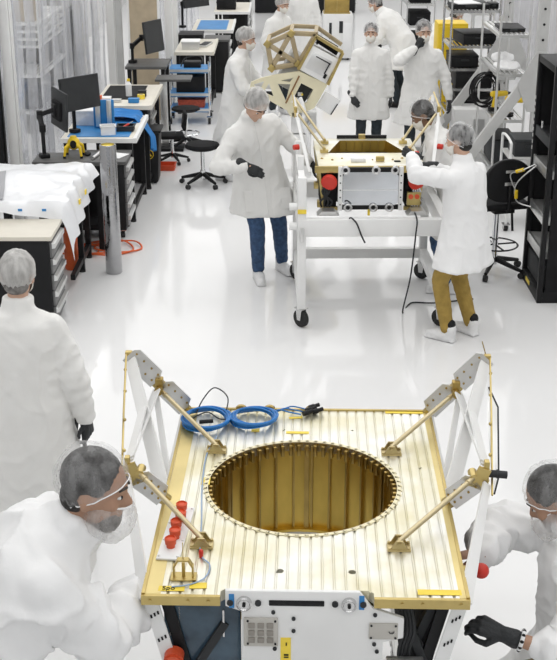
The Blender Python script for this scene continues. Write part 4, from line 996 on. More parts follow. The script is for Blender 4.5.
t = thing('machine', 'dark machine standing behind the clear curtain at upper left', 'machine', (-3.5, 19.6, 0)); obj('housing', MB().box((0, 0, .7), (.6, 1.2, 1.4), None, .02), CHAR, t); obj('screen', MB().box((.2, -.61, 1.15), (.2, .02, .2)), SCREEN, t); obj('control_box', MB().box((0, 0, 1.5), (.4, .6, .2), None, .01), GREY, t)
t = thing('machine', 'white cabinet like machine standing behind the clear curtain, nearest', 'machine', (-3.55, 14.6, 0)); obj('housing', MB().box((0, 0, .6), (.6, 1.3, 1.2), None, .02), WHITE, t); obj('door', MB().box((.305, 0, .6), (.02, .6, .9), None, .006), GREY, t); obj('dark_base', MB().box((0, 0, .05), (.62, 1.32, .1)), CHAR, t)

def plain_case(label, loc, d_, m):
    t = thing('storage_box', label, 'box', loc); obj('carton', MB().box((0, 0, d_[2]*.42), (d_[0], d_[1], d_[2]*.84), None, .01), m, t); obj('lid', MB().box((0, 0, d_[2]*.92), (d_[0]+.01, d_[1]+.01, d_[2]*.16), None, .008), m, t)
plain_case('brown carton on top of the white wire shelf behind the clear curtain', (-3.5, 17.0, 1.52), (.36, .6, .35), CARD)
plain_case('black case on the middle of the white wire shelf behind the clear curtain', (-3.5, 18.0, .82), (.36, .9, .34), BLACK)
plain_case('dark case on the lowest level of the white wire shelf behind the clear curtain', (-3.5, 17.2, .32), (.36, .9, .34), CHAR)
# ---------------------------------------------------------------- rear cart, small spacecraft, truss spacecraft, right side
t = thing('transport_cart', 'white steel cart on black casters under the small gold spacecraft', 'cart', (.75, 9.83, 0), 1.0)
X, Yh = .575, .60
fr = MB(); fr.box((0, -Yh, .85), (2*X+.07, .08, .14), None, .005); fr.box((0, Yh, .85), (2*X+.07, .08, .14), None, .005)
for s in (-1, 1): fr.box((s*X, 0, .85), (.07, 2*Yh, .14), None, .005)
obj('top_frame', fr, WHITE, t)
fr = MB(); fr.box((0, Yh, .25), (2*X, .07, .09), None, .005)
for s in (-1, 1): fr.box((s*X, 0, .25), (.07, 2*Yh, .09), None, .005)
obj('lower_rail', fr, WHITE, t)
for sx in (-1, 1):
    for sy in (-1, 1):
        hh = 1.26 if (sx < 0) else .92
        p = obj('post', MB().box((sx*X, sy*Yh, .16+(hh-.16)/2), (.07, .07, hh-.16), None, .006), WHITE, t)
        if sx < 0 and sy < 0:
            obj('yellow_sticker', MB().box((sx*X, sy*Yh-.044, .99), (.07, .004, .035)), TAPE, p)
            mb = MB(); mb.box((sx*X+.0, sy*Yh-.055, .80), (.03, .02, .12), None, .006); obj('latch', mb, ALU, p)
            mb = MB()
            for z in (1.02, .86): mb.cyl((sx*X-.04, sy*Yh, z), (sx*X-.10, sy*Yh, z), .03, n=16)
            obj('side_knob', mb, WHITE, p)
        caster(t, (sx*X, sy*Yh, 0), .075, 55 if sx > 0 else 40)
fr = MB()
for y in (-.3, .25): fr.box((-X, y, 1.14), (.05, .05, .44), None, .004)
fr.box((-X, 0, 1.22), (.05, 2*Yh, .06), None, .004); fr.box((-X, 0, 1.04), (.05, 2*Yh, .06), None, .004); obj('guard_rail', fr, WHITE, t)
for x in (-.36, .36):
    mb = MB(); mb.prism([(-.09, .92), (.09, .92), (.05, .955), (-.05, .955)], -.52, -.40, 'y', Matrix.Translation((x, 0, 0))); obj('mount_block', mb, ALU, t)
def craft_small():
    t = thing('spacecraft', 'small gold spacecraft with clear plated white front frame, standing on the white cart', 'spacecraft', (.745, 9.90, 0), 1.0)
    z1 = 1.29; W, L = .43, .50
    deck = MB().box((0, .08, z1-.02), (2*W, 2*L, .04), None, .004)
    out = [(-.33, .02), (.33, .02), (.20, .50), (-.20, .50)]
    cu = obj('cutter', MB().prism(out, z1-.2, z1+.2), GOLD)
    d = obj('deck', deck, PGOLD, t, [('BOOLEAN', dict(object=cu, operation='DIFFERENCE', solver='EXACT'))]); bpy.data.objects.remove(cu)
    mb = MB(); k = len(out)
    vs = [(x, y, z1) for x, y in out]+[(x*.9, .02+(y-.02)*.96, z1-.28) for x, y in out]; mb.add(vs, [(i, (i+1) % k, k+(i+1) % k, k+i) for i in range(k)]+[tuple(range(k, 2*k))])
    for i in range(9): mb.box((-.28+.07*i, .49-.004, z1-.14), (.006, .012, .26))
    obj('well', mb, BRONZE, t)
    mb = MB(); mb.box((0, L+.09, z1+.01), (.44, .02, .035)); obj('rear_bar', mb, BLACK, t); obj('rear_bracket', MB().box((0, L+.075, z1+.01), (.06, .04, .06), None, .006), GOLD, t)
    mb = MB(); mb.box((0, -L+.075, z1-.03), (2*W+.06, .02, .055), None, .003)
    for i in range(12): mb.cyl((-.40+.072*i, -L+.064, z1-.03), (-.40+.072*i, -L+.06, z1-.03), .006, n=6)
    obj('edge_strip', mb, GOLD, t)
    mb = MB()
    for i in range(10): mb.cyl((-.38+.08*i, -.18-.05*(i % 2), z1), (-.40+.085*i, -.18-.05*(i % 2), z1+.006), .007, n=8)
    obj('deck_bolts', mb, DGOLD, t)
    obj('white_block', MB().box((-.10, -.28, z1+.015), (.12, .05, .03), None, .006), COATW, t); obj('gold_block', MB().box((.08, -.27, z1+.02), (.07, .04, .04), None, .006), GOLD, t); obj('black_tag', MB().box((.22, -.29, z1+.004), (.05, .03, .008)), BLACK, t)
    for x, y in ((.40, -.25), (.42, -.10)): obj('red_block', MB().box((x-.02, y, z1+.02), (.04, .04, .04), None, .005), RED, t)
    # front frame with clear mirror-like plate
    y0 = -L+.045
    mb = MB()
    mb.box((-.01, y0, 1.265), (.48, .03, .035)); mb.box((-.01, y0, .955), (.48, .03, .035)); obj('frame_bars', mb, BLACK, t)
    mb = MB()
    for s in (-1, 1): mb.box((-.01+s*.245, y0-.004, 1.11), (.035, .03, .36), None, .003)
    f = obj('frame_stiles', mb, WHITE, t)
    mb = MB(); mb.prism([(x_-.03, z_) for x_, z_ in ((-.205, .995), (-.175, .97), (.215, .97), (.245, .995), (.245, 1.215), (.21, 1.248), (-.17, 1.248), (-.205, 1.215))], y0-.012, y0-.004, 'y'); pl = obj('mirror_plate', mb, MIRROR, t)
    obj('seam', MB().box((-.01, y0-.014, 1.10), (.45, .003, .005)), WHITE, pl)
    for x, z in ((-.215, 1.265), (.03, 1.265), (.185, 1.265), (-.19, .955), (.015, .955), (.145, .955)):
        mb = MB(); mb.lathe([(.010, 0), (.036, 0), (.036, .016), (.026, .02), (.010, .014)], (0, 0, 0), 20, m=Matrix.Translation((x, y0-.014, z)) @ Matrix.Rotation(PI/2, 4, 'X')); r = obj('roller', mb, STEEL, t); obj('roller_hub', MB().cyl((x, y0-.014, z), (x, y0-.038, z), .012, n=12), BLACK, r)
    mb = MB()
    for s in (-1, 1):
        for i in range(5): mb.cyl((-.01+s*.245, y0-.018, .98+.06*i), (-.01+s*.245, y0-.022, .98+.06*i), .006, n=8)
    obj('stile_bolts', mb, CHAR, f)
    # side bays: dark equipment, red covers, gold boxes
    for s in (-1, 1):
        mb = MB(); mb.box((s*.345, -.22, 1.09), (.13, .36, .30), None, .01); obj('dark_bay', mb, BLACKM, t)
        mb = MB(); M_ = Matrix.Translation((.01+s*.35, -.43, 1.16)) @ Matrix.Rotation(s*.25, 4, 'Z') @ Matrix.Rotation(PI/2+.2, 4, 'X'); mb.lathe([(0, .03), (.055, .03), (.066, .022), (.066, 0), (0, 0)], (0, 0, 0), 24, m=M_); obj('red_cover', mb, RED, t)
        mb = MB(); mb.beam((s*.425, -.40, 1.26), (s*.385, -.40, .93), .02, .035, (0, 1, 0)); mb.beam((s*.425, .40, 1.26), (s*.385, .40, .93), .02, .035, (0, 1, 0)); mb.box((s*.34, -.40, .93), (.14, .04, .03)); obj('corner_strut', mb, GOLD, t)
        mb = MB()
        for i in range(4): mb.tube(curve_pts([(s*(.31+.02*i), -.42, 1.18), (s*(.40-.02*i), -.44, 1.08), (s*(.32+.03*i), -.44, 1.0), (s*(.34+.02*i), -.42, .95)], 5), .008, 6)
        obj('harness', mb, CHAR if s < 0 else STEEL, t)
    mb = MB(); mb.box((.345, -.43, 1.02), (.11, .05, .11), None, .004); g = obj('gold_box', mb, GOLD, t)
    for x in (.32, .37): obj('red_port', MB().cyl((x, -.455, 1.04), (x, -.465, 1.04), .02, n=14), REDO, g)
    obj('lower_body', MB().box((0, .1, 1.07), (.56, .7, .26), None, .01), CHAR, t)
    mb = MB()
    for s in (-1, 1):
        for y in (-.25, .35): mb.box((s*.38, y, .93), (.10, .08, .05), None, .004)
    obj('mount_feet', mb, GOLD, t)
    obj('yellow_strap', MB().box((-.02, y0-.02, .915), (.02, .01, .05)), TAPE, t)
    # outriggers
    for s in (-1, 1):
        for (fx, fy), (nx, ny, nz) in (((s*.36, .05), (s*.58, .12, 1.60)), ((s*.34, .38), (s*.60, .55, 1.66))):
            a = V((fx, fy, z1+.03)); b = V((nx, ny, nz)); st = obj('strut', MB().cyl(a, b, .011, n=10), mat('strut_gold', (.7, .6, .4)), t)
            mb = MB(); mb.box((fx, fy, z1+.012), (.07, .05, .024), None, .004); mb.cyl((fx, fy-.03, z1+.035), (fx, fy+.03, z1+.035), .012, n=10); obj('strut_foot', mb, GOLD, st)
        mb = MB(); mb.beam((s*.60, .10, 1.62), (s*.50, -.36, 1.22), .008, .026, (s, 0, .3)); mb.beam((s*.60, .10, 1.62), (s*.49, .35, 1.22), .008, .022, (s, 0, .3)); mb.beam((s*.61, .55, 1.68), (s*.50, .2, 1.22), .008, .026, (s, 0, .3)); obj('outrigger_plate', mb, WHITE, t)
        mb = MB(); mb.tube([(s*.615, .56, 1.70), (s*.61, .10, 1.64), (s*.60, .02, 1.60)], .007, 6); mb.box((s*.60, .11, 1.62), (.03, .04, .09), None, .004); obj('edge_rod', mb, GOLD, t)
        obj('red_cap', MB().cyl((s*.58, -.05, 1.36), (s*.62, -.07, 1.36), .024, .022, n=16), RED, t)
    return t
craft_small()
for lb, pts in (('thin dark lead hanging over the front beam of the white cart', [(.56, 9.18, .935), (.58, 9.17, .94), (.62, 9.15, .90), (.66, 9.155, .80), (.69, 9.155, .74)]), ('black lead hanging from the white cart to the floor under it', [(1.08, 9.7, .935), (1.10, 9.22, .93), (1.09, 9.15, .80), (1.08, 9.3, .4), (1.05, 9.5, .02), (1.15, 9.75, .012), (1.35, 9.75, .012), (1.7, 9.85, .012)])):
    o = obj('lead', MB().tube(curve_pts(pts, 8), .007, 6), CHAR); tag(o, lb, 'cable')
# truss spacecraft in the middle distance
def craft_truss():
    t = thing('spacecraft', 'tilted gold lattice spacecraft with a white boxed panel, behind the walking person', 'spacecraft', (.10, 13.5, 0), 0)
    sc_ = 1/88.  # metres per photo pixel at this distance
    def p(px, py, y=0): return V(((px-287.6)*sc_, y, 1.66-(py-45)*sc_*1.02))
    def frame(nm, pts, ed, w_, m, y, dpt=.05):
        mb = MB()
        for a, b in ed: mb.beam(p(*pts[a], y), p(*pts[b], y), w_, dpt, (0, 1, 0), .004)
        return obj(nm, mb, m, t)
    P1 = [(268, 43), (291, 33), (315, 34), (272, 66), (298, 62), (340, 51), (308, 40)]
    frame('upper_lattice', P1, ((0, 1), (1, 2), (0, 3), (3, 4), (1, 4), (0, 4), (1, 3), (2, 4)), .052, TRUSS, 0)
    frame('rear_lattice', [(x+2, y-2) for x, y in P1], ((0, 1), (1, 2), (3, 4), (2, 5)), .045, TRUSS, .42)
    mb = MB()
    for i in (0, 1, 2, 3): mb.beam(p(*P1[i], 0), p(P1[i][0]+2, P1[i][1]-2, .42), .04, .04)
    obj('cross_members', mb, TRUSS, t)
    mb = MB()
    for i in (0, 1, 3, 4): c = p(*P1[i], -.03); mb.box(c, (.07, .02, .07), Matrix.Rotation(.7, 4, 'Y'), .004)
    obj('corner_gusset', mb, YEL if False else GOLD, t)
    # white boxed panel
    M_ = Matrix.Translation(p(318, 61, -.12)) @ Matrix.Rotation(R(28), 4, 'Y')
    o = obj('panel_box', MB().box((0, .08, 0), (.34, .16, .30), None, .006), WHITE, t); o.matrix_basis = M_
    mb = MB(); mb.box((0, -.005, 0), (.24, .01, .19), None, .003); o2 = obj('panel_inset', mb, ALU, o)
    mb = MB(); mb.box((.02, -.012, .065), (.18, .008, .012)); mb.box((.10, -.012, .0), (.012, .008, .12)); mb.box((.12, -.012, -.08), (.03, .01, .05)); obj('panel_marks', mb, BLACK, o)
    mb = MB(); mb.beam(p(315, 35, -.08), p(341, 50, -.08), .03, .1, (0, 1, 0)); mb.beam(p(341, 50, -.10), p(327, 80, -.10), .03, .1, (0, 1, 0)); mb.beam(p(315, 35, -.1), p(298, 66, -.1), .03, .06, (0, 1, 0)); obj('panel_frame', mb, GOLD, t)
    obj('dark_side', MB().prism([(p(317, 37).x, p(317, 37).z), (p(338, 49).x, p(338, 49).z), (p(335, 54).x, p(335, 54).z), (p(316, 42).x, p(316, 42).z)], -.02, .3, 'y'), BLACKM, t)
    # lower cream panel with triangular cut-outs
    out = [(252, 78), (262, 74), (273, 71.5), (299, 67.5), (327, 80), (314, 103), (291, 112), (287, 105), (274, 98), (259, 88), (250, 86)]
    body = MB().prism([(p(*q).x, p(*q).z) for q in out], -.10, -.06, 'y')
    cu = MB()
    for poly in (((254, 80.5), (265, 77), (260.5, 86)), ((264, 88), (269.5, 79), (274, 92)), ((278, 79.5), (290.5, 80), (286, 96)), ((281, 76.5), (293, 74), (290, 78)), ((301, 79), (313, 85), (306, 98), (291, 98))): cu.prism([(p(*q).x, p(*q).z) for q in poly], -.3, .2, 'y')
    bmesh.ops.recalc_face_normals(cu.bm, faces=cu.bm.faces[:]); co = obj('cutter', cu, GOLD)
    obj('cream_panel', body, CREAM, t, [('BOOLEAN', dict(object=co, operation='DIFFERENCE', solver='EXACT'))]); bpy.data.objects.remove(co)
    mb = MB(); mb.beam(p(299, 72, -.11), p(286, 98, -.11), .016, .02, (0, 1, 0)); obj('brown_strip', mb, mat('brown_strip', (.24, .12, .04), .5), t)
    obj('inner_dark_box', MB().box(p(300, 87, .05), (.22, .2, .18), Matrix.Rotation(R(28), 4, 'Y'), .01), CHAR, t)
    mb = MB(); mb.box(p(300, 90, -.05), (.05, .04, .04)); mb.box(p(296, 95, -.05), (.04, .04, .04)); obj('silver_fittings', mb, ALU, t); obj('yellow_tag', MB().box(p(302, 90, -.085), (.02, .01, .02)), TAPE, t)
    o = obj('hatch_plate', MB().box((0, 0, 0), (.20, .03, .20), None, .004), WHITE, t); o.matrix_basis = Matrix.Translation(p(328, 99, -.05)) @ Matrix.Rotation(R(32), 4, 'Y'); obj('hatch_edge', MB().box((.09, -.018, -.02), (.012, .008, .14)), BLACK, o)
    obj('body_core', MB().box(p(300, 74, .18), (.42, .30, .40), Matrix.Rotation(R(28), 4, 'Y'), .02), GREY, t)
    # pedestal with round bearing
    mb = MB(); mb.box((p(304, 117, 0).x, .0, p(304, 117).z), (.28, .2, .24), None, .008); ped = obj('bearing_block', mb, ALU, t)
    mb = MB(); c = p(304, 114, -.10); mb.lathe([(.05, 0), (.085, 0), (.085, .02), (.05, .02)], (0, 0, 0), 24, m=Matrix.Translation(c) @ Matrix.Rotation(PI/2, 4, 'X')); obj('bearing_ring', mb, STEEL, ped)
    mb = MB(); mb.tube(curve_pts([p(300, 92, -.14), p(304, 104, -.2), p(303, 116, -.2), p(309, 132, -.18), p(307, 150, -.14)], 6), .022, 8); obj('white_hose', mb, COATW, t)
    mb = MB(); mb.box((.16, 0, .44), (.22, .22, .5), None, .01); mb.box((.16, 0, .17), (.6, .6, .06), None, .006); obj('pedestal', mb, WHITE, t)
    for sx in (-1, 1):
        for sy in (-1, 1): caster(t, (.16+sx*.25, sy*.25, 0), .06)
    return t
craft_truss()
# far white machine with gold box
t = thing('machine', 'white boxy machine with gold box on top, far down the aisle', 'machine', (1.12, 23.4, 0)); obj('housing', MB().box((0, 0, .45), (.56, .5, .82), None, .01), WHITE, t); g = obj('gold_box', MB().box((-.02, 0, 1.0), (.46, .4, .28), None, .006), DGOLD, t)
mb = MB(); mb.box((-.02, -.2, 1.0), (.008, .012, .26)); mb.box((-.02, 0, .87), (.5, .44, .03)); mb.box((-.02, 0, 1.14), (.48, .42, .02)); obj('gold_trim', mb, GOLD, g)
mb = MB(); mb.box((.06, -.253, .62), (.07, .008, .22), None, .003); mb.box((-.14, -.253, .55), (.05, .008, .3), None, .003); obj('dark_vents', mb, CHAR, t); obj('white_door', MB().box((.18, -.253, .45), (.16, .008, .5), None, .003), COATW, t)
for x in (-.2, .2): caster(t, (x, -.17, 0), .02); caster(t, (x, .17, 0), .02)
# right side
t = thing('equipment_rack', 'tall black open sided equipment rack at the right edge', 'rack', (2.66, 10.12, 0))
W2, D2, Hh = .42, .35, 2.03; mb = MB()
for sx in (-1, 1):
    for sy in (-1, 1): mb.box((sx*(W2-.02), sy*(D2-.02), Hh/2), (.045, .045, Hh), None, .003)
mb.box((0, 0, Hh-.03), (2*W2, 2*D2, .06), None, .004); mb.box((0, 0, .05), (2*W2, 2*D2, .10), None, .004); obj('frame', mb, BLACK, t)
obj('side_panel', MB().box((.02, -D2+.008, Hh/2), (2*W2-.08, .012, Hh-.1)), BLACKM, t); obj('back_panel', MB().box((W2-.03, 0, Hh/2), (.012, 2*D2-.08, Hh-.1)), BLACKM, t); obj('far_panel', MB().box((0, D2-.03, Hh/2), (2*W2-.08, .01, Hh-.12)), BLACKM, t)
for z, m in ((.42, GREY), (.72, ALU), (1.12, ALU), (1.38, BLACK)):
    u = obj('rack_unit', MB().box((-.02, .0, z), (2*W2-.10, 2*D2-.10, .07), None, .004), m, t); obj('rack_lip', MB().box((-W2+.02, 0, z+.005), (.02, 2*D2-.12, .09), None, .003), ALU if m is not BLACK else CHAR, u)
obj('lower_box', MB().box((-.02, 0, .22), (2*W2-.1, 2*D2-.1, .20), None, .006), CHAR, t); obj('yellow_label', MB().box((-W2-.002, .08, .06), (.004, .16, .035)), TAPE, t)
mb = MB()
for i in range(9): mb.box((-W2-.001, D2-.02, 1.66-.055*i), (.006, .030, .03))
obj('slot_strip', mb, GREY, t); obj('latch', MB().box((-W2-.008, -.05, 1.5), (.02, .03, .06), None, .004), STEEL, t)
mb = MB(); mb.tube(curve_pts([(-W2-.01, .1, 1.12), (-W2-.12, .12, 1.06), (-W2-.2, .2, 1.0), (-W2-.14, .18, .85)], 6), .006, 6); mb.tube(curve_pts([(-W2-.01, .05, 1.12), (-W2-.16, .1, .95), (-W2-.14, .15, .78), (-W2-.02, .1, .74)], 6), .006, 6); c = obj('loose_leads', mb, ALU, t)
mb = MB(); mb.cyl((-W2-.10, .12, 1.07), (-W2-.16, .16, 1.04), .016, n=12); mb.cyl((-W2-.155, .12, .88), (-W2-.15, .13, .81), .016, n=12); obj('yellow_plug', mb, YEL, c)
# drafting chair
t = thing('drafting_chair', 'black drafting chair with rounded back between the tan-trousered person and the black rack', 'chair', (2.0, 10.62, 0), 14)
star_base(t, .30, .66, .03, .03); mb = MB(); mb.box((0, 0, .68), (.46, .44, .07), None, .03); obj('seat', mb, BLACKM, t)
mb = MB(); M_ = Matrix.Translation((0, -.20, .92)) @ Matrix.Rotation(PI/2-.1, 4, 'X')
mb.prism([((.235-.03*math.sin(a))*math.copysign(abs(math.cos(a))**.9, math.cos(a)), .195*math.copysign(abs(math.sin(a))**.9, math.sin(a))) for a in [2*PI*i/36 for i in range(36)]], -.025, .025, 'z', M_); b = obj('backrest', mb, BLACK, t, [('BEVEL', dict(width=.015, segments=3, limit_method='ANGLE'))])
obj('white_label', MB().box((.01, -.232, 1.01), (.11, .006, .025), None, .002), ALU, b); obj('white_label', MB().box((0, -.236, .90), (.10, .006, .03), None, .002), ALU, b)
mb = MB(); mb.tube([(0, -.05, .64), (0, -.25, .66), (0, -.25, .88)], .018, 8); mb.box((0, -.05, .63), (.2, .24, .05), None, .01); mb.cyl((.1, -.1, .62), (.12, -.1, .42), .012, n=8); obj('mechanism', mb, BLACK, t)
mb = MB(); mb.lathe([(.20, .27), (.212, .262), (.22, .27), (.212, .278), (.20, .27)], (0, 0, 0), 32)
for i in range(4): a = i*PI/2; mb.cyl((0, 0, .27), (.21*math.cos(a), .21*math.sin(a), .27), .008, n=8)
obj('foot_ring', mb, BLACK, t)
# gantry
t = thing('gantry', 'tall grey gantry frame with drilled uprights and diagonal braces at right', 'gantry', (2.80, 14.0, 0))
for y in (-1.0, 1.0):
    u = obj('upright', MB().box((0, y, 1.9), (.11, .11, 3.6), None, .004), GREY, t); mb = MB()
    for i in range(16): mb.cyl((0, y-.052, 1.0+.16*i), (0, y-.06, 1.0+.16*i), .014, n=10)
    obj('bolt_holes', mb, BLACK, u)
    mb = MB(); mb.prism([(-.06, 1.68), (.06, 1.68), (.24, 1.34), (.12, 1.04), (-.12, 1.04), (-.24, 1.34)], y-.075, y-.06, 'y'); obj('gusset', mb, GREY, u)
    for s in (-1, 1): obj('brace', MB().beam((s*.03, y-.03, 1.52), (s*.98, y-.03, .14), .11, .06, (0, 1, 0), .004), GREY, t)
    obj('base_beam', MB().box((0, y, .14), (2.2, .11, .11), None, .004), GREY, t)
    for s in (-1, 1): caster(t, (s*.95, y, 0), .036)
obj('tie_beam', MB().box((0, 0, .14), (.1, 2.0, .1), None, .004), GREY, t)
# wire shelves and what stands on them
shelf_unit('chrome wire shelf with black cases beside the yellow cabinet', 2.14, 2.74, 15.2, 15.9, 2.0, (.25, .57, .87, 1.12, 1.40, 1.83), STEEL)
shelf_unit('chrome wire shelf with white bags standing inside the grey gantry', 2.42, 2.74, 13.35, 14.55, 2.0, (.30, .85, 1.36, 1.78), ALU)
def case(label, loc, d_, m, rz=0, nm='equipment_case'):
    t = thing(nm, label, 'case', loc, rz); obj('case', MB().box((0, 0, d_[2]*.4), (d_[0], d_[1], d_[2]*.8), None, .01), m, t); obj('lid', MB().box((0, 0, d_[2]*.9), (d_[0]+.008, d_[1]+.008, d_[2]*.2), None, .008), m, t)
    mb = MB(); mb.box((0, -d_[1]/2-.01, d_[2]*.6), (d_[0]*.3, .02, .02), None, .005); obj('handle', mb, CHAR, t); return t
case('flat black case with white papers on the top wire shelf beside the yellow cabinet', (2.38, 15.5, 1.85), (.46, .5, .06), BLACK)
o = obj('paper', MB().box((2.33, 15.45, 1.916), (.30, .36, .01), .2), COATW); tag(o, 'white papers on the flat black case atop the wire shelf', 'paper')
case('small black case at the right end of the top wire shelf', (2.67, 15.4, 1.85), (.12, .2, .07), BLACK)
case('black tool case on the middle level of the wire shelf by the yellow cabinet', (2.48, 15.5, 1.42), (.42, .5, .14), BLACK, 8)
case('low black case on the third level of the wire shelf by the yellow cabinet', (2.34, 15.5, 1.14), (.34, .5, .15), BLACK)
case('big black case on the fourth level of the wire shelf by the yellow cabinet', (2.46, 15.5, .89), (.46, .6, .22), BLACK)
case('black case with cable on the bottom level of the wire shelf by the yellow cabinet', (2.46, 15.5, .59), (.46, .6, .24), BLACK)
case('flat black tray on the topmost level of the shelf inside the gantry', (2.60, 13.8, 1.80), (.26, .5, .04), BLACK)
def bag(label, loc, r, m=COATW):
    mb = MB(); mb.ball((0, 0, r[2]), r, 24)
    for v in mb.bm.verts:
        v.co *= 1+.22*noise.noise(v.co*14+V(loc)); v.co.z = max(.002, v.co.z)
    o = obj('bag', mb, m); place(o, loc); tag(o, label, 'bag'); return o
bag('crumpled white bag at the front of the shelf inside the gantry', (2.56, 13.6, 1.38), (.15, .2, .05)); bag('crumpled white bag behind another on the shelf inside the gantry', (2.60, 14.1, 1.38), (.13, .22, .06))
def drill(label, loc, rz):
    t = thing('power_drill', label, 'drill', loc, rz); mb = MB(); mb.capsule((-.09, 0, .20), (.07, 0, .20), .036, .032); mb.capsule((-.05, 0, .19), (-.075, 0, .06), .025, .025); obj('housing', mb, YEL, t); mb = MB(); mb.box((-.075, 0, .025), (.11, .075, .05), None, .008); obj('battery', mb, BLACK, t); mb = MB(); mb.cyl((.075, 0, .20), (.14, 0, .20), .024, .012, n=14); obj('chuck', mb, CHAR, t)
    return t
drill('yellow power drill on the shelf inside the gantry, left of the pair', (2.55, 13.85, .87), 20); drill('yellow power drill at the front right of the shelf inside the gantry', (2.66, 13.48, .87), -30)
mb = MB(); pts = []
for i in range(8*24):
    a = 2*PI*i/24; k = i/24; r = .15+.025*math.sin(k*2.1); pts.append((r*math.cos(a), .05*math.sin(k*1.7), .05+r*1.15*math.sin(a)))
mb.tube(pts, .008, 6); o = obj('cable_coil', mb, BLACK); place(o, (2.38, 13.9, 1.06), 15); tag(o, 'black cable coil hanging at the side of the shelf inside the gantry', 'cable')
t = thing('storage_box', 'white tall box on the floor behind the gantry brace', 'box', (2.38, 14.9, 0)); obj('carton', MB().box((0, 0, .36), (.44, .4, .72), None, .01), WHITE, t); obj('label_sheet', MB().box((.09, -.202, .5), (.14, .003, .2)), ALU, t)
t = thing('storage_box', 'dark open box on the bottom shelf inside the gantry', 'box', (2.58, 13.8, .32)); obj('carton', MB().box((0, 0, .14), (.27, .6, .28), None, .008), CHAR, t); obj('box_rim', MB().box((0, 0, .285), (.29, .62, .02), None, .004), BLACK, t)
t = thing('cabinet', 'bright yellow metal cabinet behind the person covering the face', 'cabinet', (2.32, 16.5, 0)); obj('cabinet_body', MB().box((0, 0, .78), (.40, .42, 1.54), None, .012), YEL, t)
for s in (-1, 1):
    d_ = obj('door', MB().box((s*.098, -.216, .78), (.19, .02, 1.46), None, .005), YEL, t); obj('handle', MB().box((s*.03, -.235, .9), (.02, .02, .12), None, .004), BLACK, d_)
t = thing('shelf_cart', 'small white tubular cart between gantry and black rack', 'cart', (2.55, 12.2, 0))
mb = MB()
for s in (-1, 1): mb.tube(curve_pts([(s*.2, -.25, .06), (s*.2, -.25, .8), (s*.2, -.2, .92), (s*.2, .2, .92), (s*.2, .25, .8), (s*.2, .25, .06)], 5), .014, 8)
obj('frame', mb, WHITE, t)
for z in (.3, .75): obj('shelf', MB().box((0, 0, z), (.42, .48, .02), None, .004), GREY, t)
for sx in (-1, 1):
    for sy in (-1, 1): caster(t, (sx*.2, sy*.25, 0), .03)
case('grey instrument on the upper shelf of the small white cart', (2.55, 12.2, .76), (.3, .36, .18), CHAR); case('pale instrument on the lower shelf of the small white cart', (2.55, 12.2, .31), (.3, .36, .2), ALU)
shelf_unit('far chrome shelf with dark boxes at top right of the aisle', 2.35, 2.85, 22.5, 23.6, 1.5, (.3, .7, 1.1, 1.4), ALU)
for i, z in enumerate((.32, .72, 1.12)): case('dark box on the %s level of the far chrome shelf' % ('bottom', 'middle', 'upper')[i], (2.6, 22.9, z), (.38, .6, .24), BLACKM)
shelf_unit('far chrome shelf behind the frosted curtain side of the grey gantry', 3.05, 3.4, 19.4, 21.4, 1.9, (.3, .8, 1.3, 1.7), ALU)
# knob and tool at the front right corner, rod at the left
t = thing('knob', 'red capped gold fitting held by the person at the right edge', 'knob', (.765, 3.88, 1.095)); mb = MB(); mb.ball((0, 0, 0), .030, 20); obj('red_cap', mb, RED, t); obj('stem', MB().cyl((-.02, 0, 0), (-.07, .01, .0), .016, n=14), GOLD, t)
for (a, b) in (((-1.02, 5.9, .0), (-1.05, 5.88, .78)), ((-1.18, 5.98, .0), (-1.12, 5.93, .74))):
    pass
t = thing('metal_rods', 'thin grey metal rods held by the person seen from behind at the left', 'rod', (-1.03, 5.84, 0)); obj('rod', MB().cyl((0, 0, 0), (-.03, 0, .80), .012, n=10), CHAR, t); obj('rod', MB().cyl((-.18, .1, 0), (-.06, .02, .78), .012, n=10), CHAR, t); obj('grip', MB().cyl((-.07, .01, .775), (-.01, .01, .80), .018, n=12), BLACK, t)
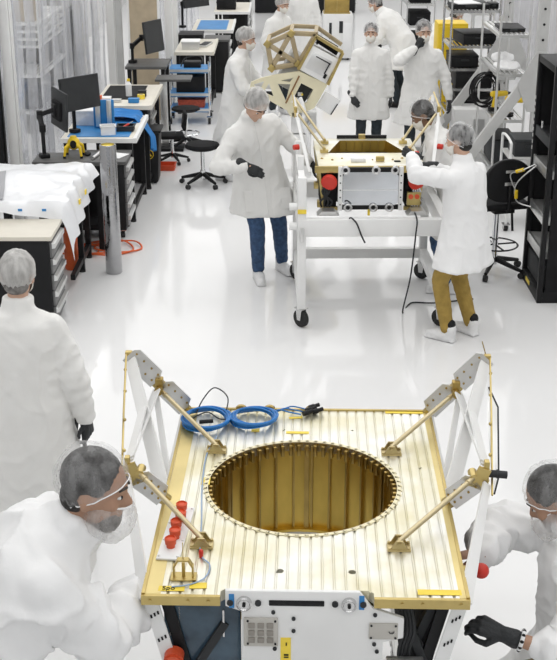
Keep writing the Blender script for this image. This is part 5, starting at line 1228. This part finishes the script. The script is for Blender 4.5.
# fasteners that were laid out together become single parts
def split_loose(o):
    bm = bmesh.new(); bm.from_mesh(o.data); seen = set(); isl = []
    for v in bm.verts:
        if v in seen: continue
        st = [v]; seen.add(v); g = []
        while st:
            a = st.pop(); g.append(a)
            for e in a.link_edges:
                b = e.other_vert(a)
                if b not in seen: seen.add(b); st.append(b)
        isl.append(g)
    if len(isl) > 1:
        base = o.name.split('.')[0]; nm = {'dark_bolts': 'dark_bolt', 'bolts': 'bolt', 'panel_bolts': 'panel_bolt', 'stile_bolts': 'stile_bolt', 'deck_bolts': 'deck_bolt', 'plate_screws': 'plate_screw', 'grid_screws': 'grid_screw', 'frame_stiles': 'frame_stile', 'rear_tabs': 'rear_tab', 'connector_ports': 'connector_port', 'dark_vents': 'dark_vent', 'bolt_holes': 'bolt_hole', 'mount_feet': 'mount_foot', 'silver_fittings': 'silver_fitting', 'blue_tape_marks': 'blue_tape_mark', 'grid_windows': 'grid_window', 'cross_members': 'cross_member', 'slot_strip': 'slot', 'side_wall': 'side_wall', 'corner_gusset': 'corner_gusset', 'brace': 'brace', 'frame_bars': 'frame_bar'}.get(base, base)
        for g in isl:
            ids = {v: i for i, v in enumerate(g)}; fs = {f for v in g for f in v.link_faces}
            me = bpy.data.meshes.new(nm); me.from_pydata([v.co[:] for v in g], [], [[ids[v] for v in f.verts] for f in fs])
            n = bpy.data.objects.new(nm, me); col.objects.link(n); finish(me, o.data.materials[0]); n.parent = o.parent; n.matrix_basis = o.matrix_basis
            if g is isl[0]: first = n
        for k in KIDS(o): k.parent = first
        bm.free(); bpy.data.objects.remove(o)
    else: bm.free()
for o in list(col.objects):
    if o.type == 'MESH' and o.name.split('.')[0] in ('dark_bolts', 'bolts', 'panel_bolts', 'stile_bolts', 'deck_bolts', 'grid_screws', 'frame_stiles', 'frame_bars', 'connector_ports', 'dark_vents', 'bolt_holes', 'mount_feet', 'silver_fittings', 'blue_tape_marks', 'grid_windows', 'cross_members', 'slot_strip', 'side_wall', 'corner_gusset', 'brace', 'plate_screws', 'rear_tabs', 'gold_border', 'rail', 'rear_lattice', 'outrigger_plate', 'shelf_rim', 'guard_rail', 'side_knob', 'yellow_plug'): split_loose(o)
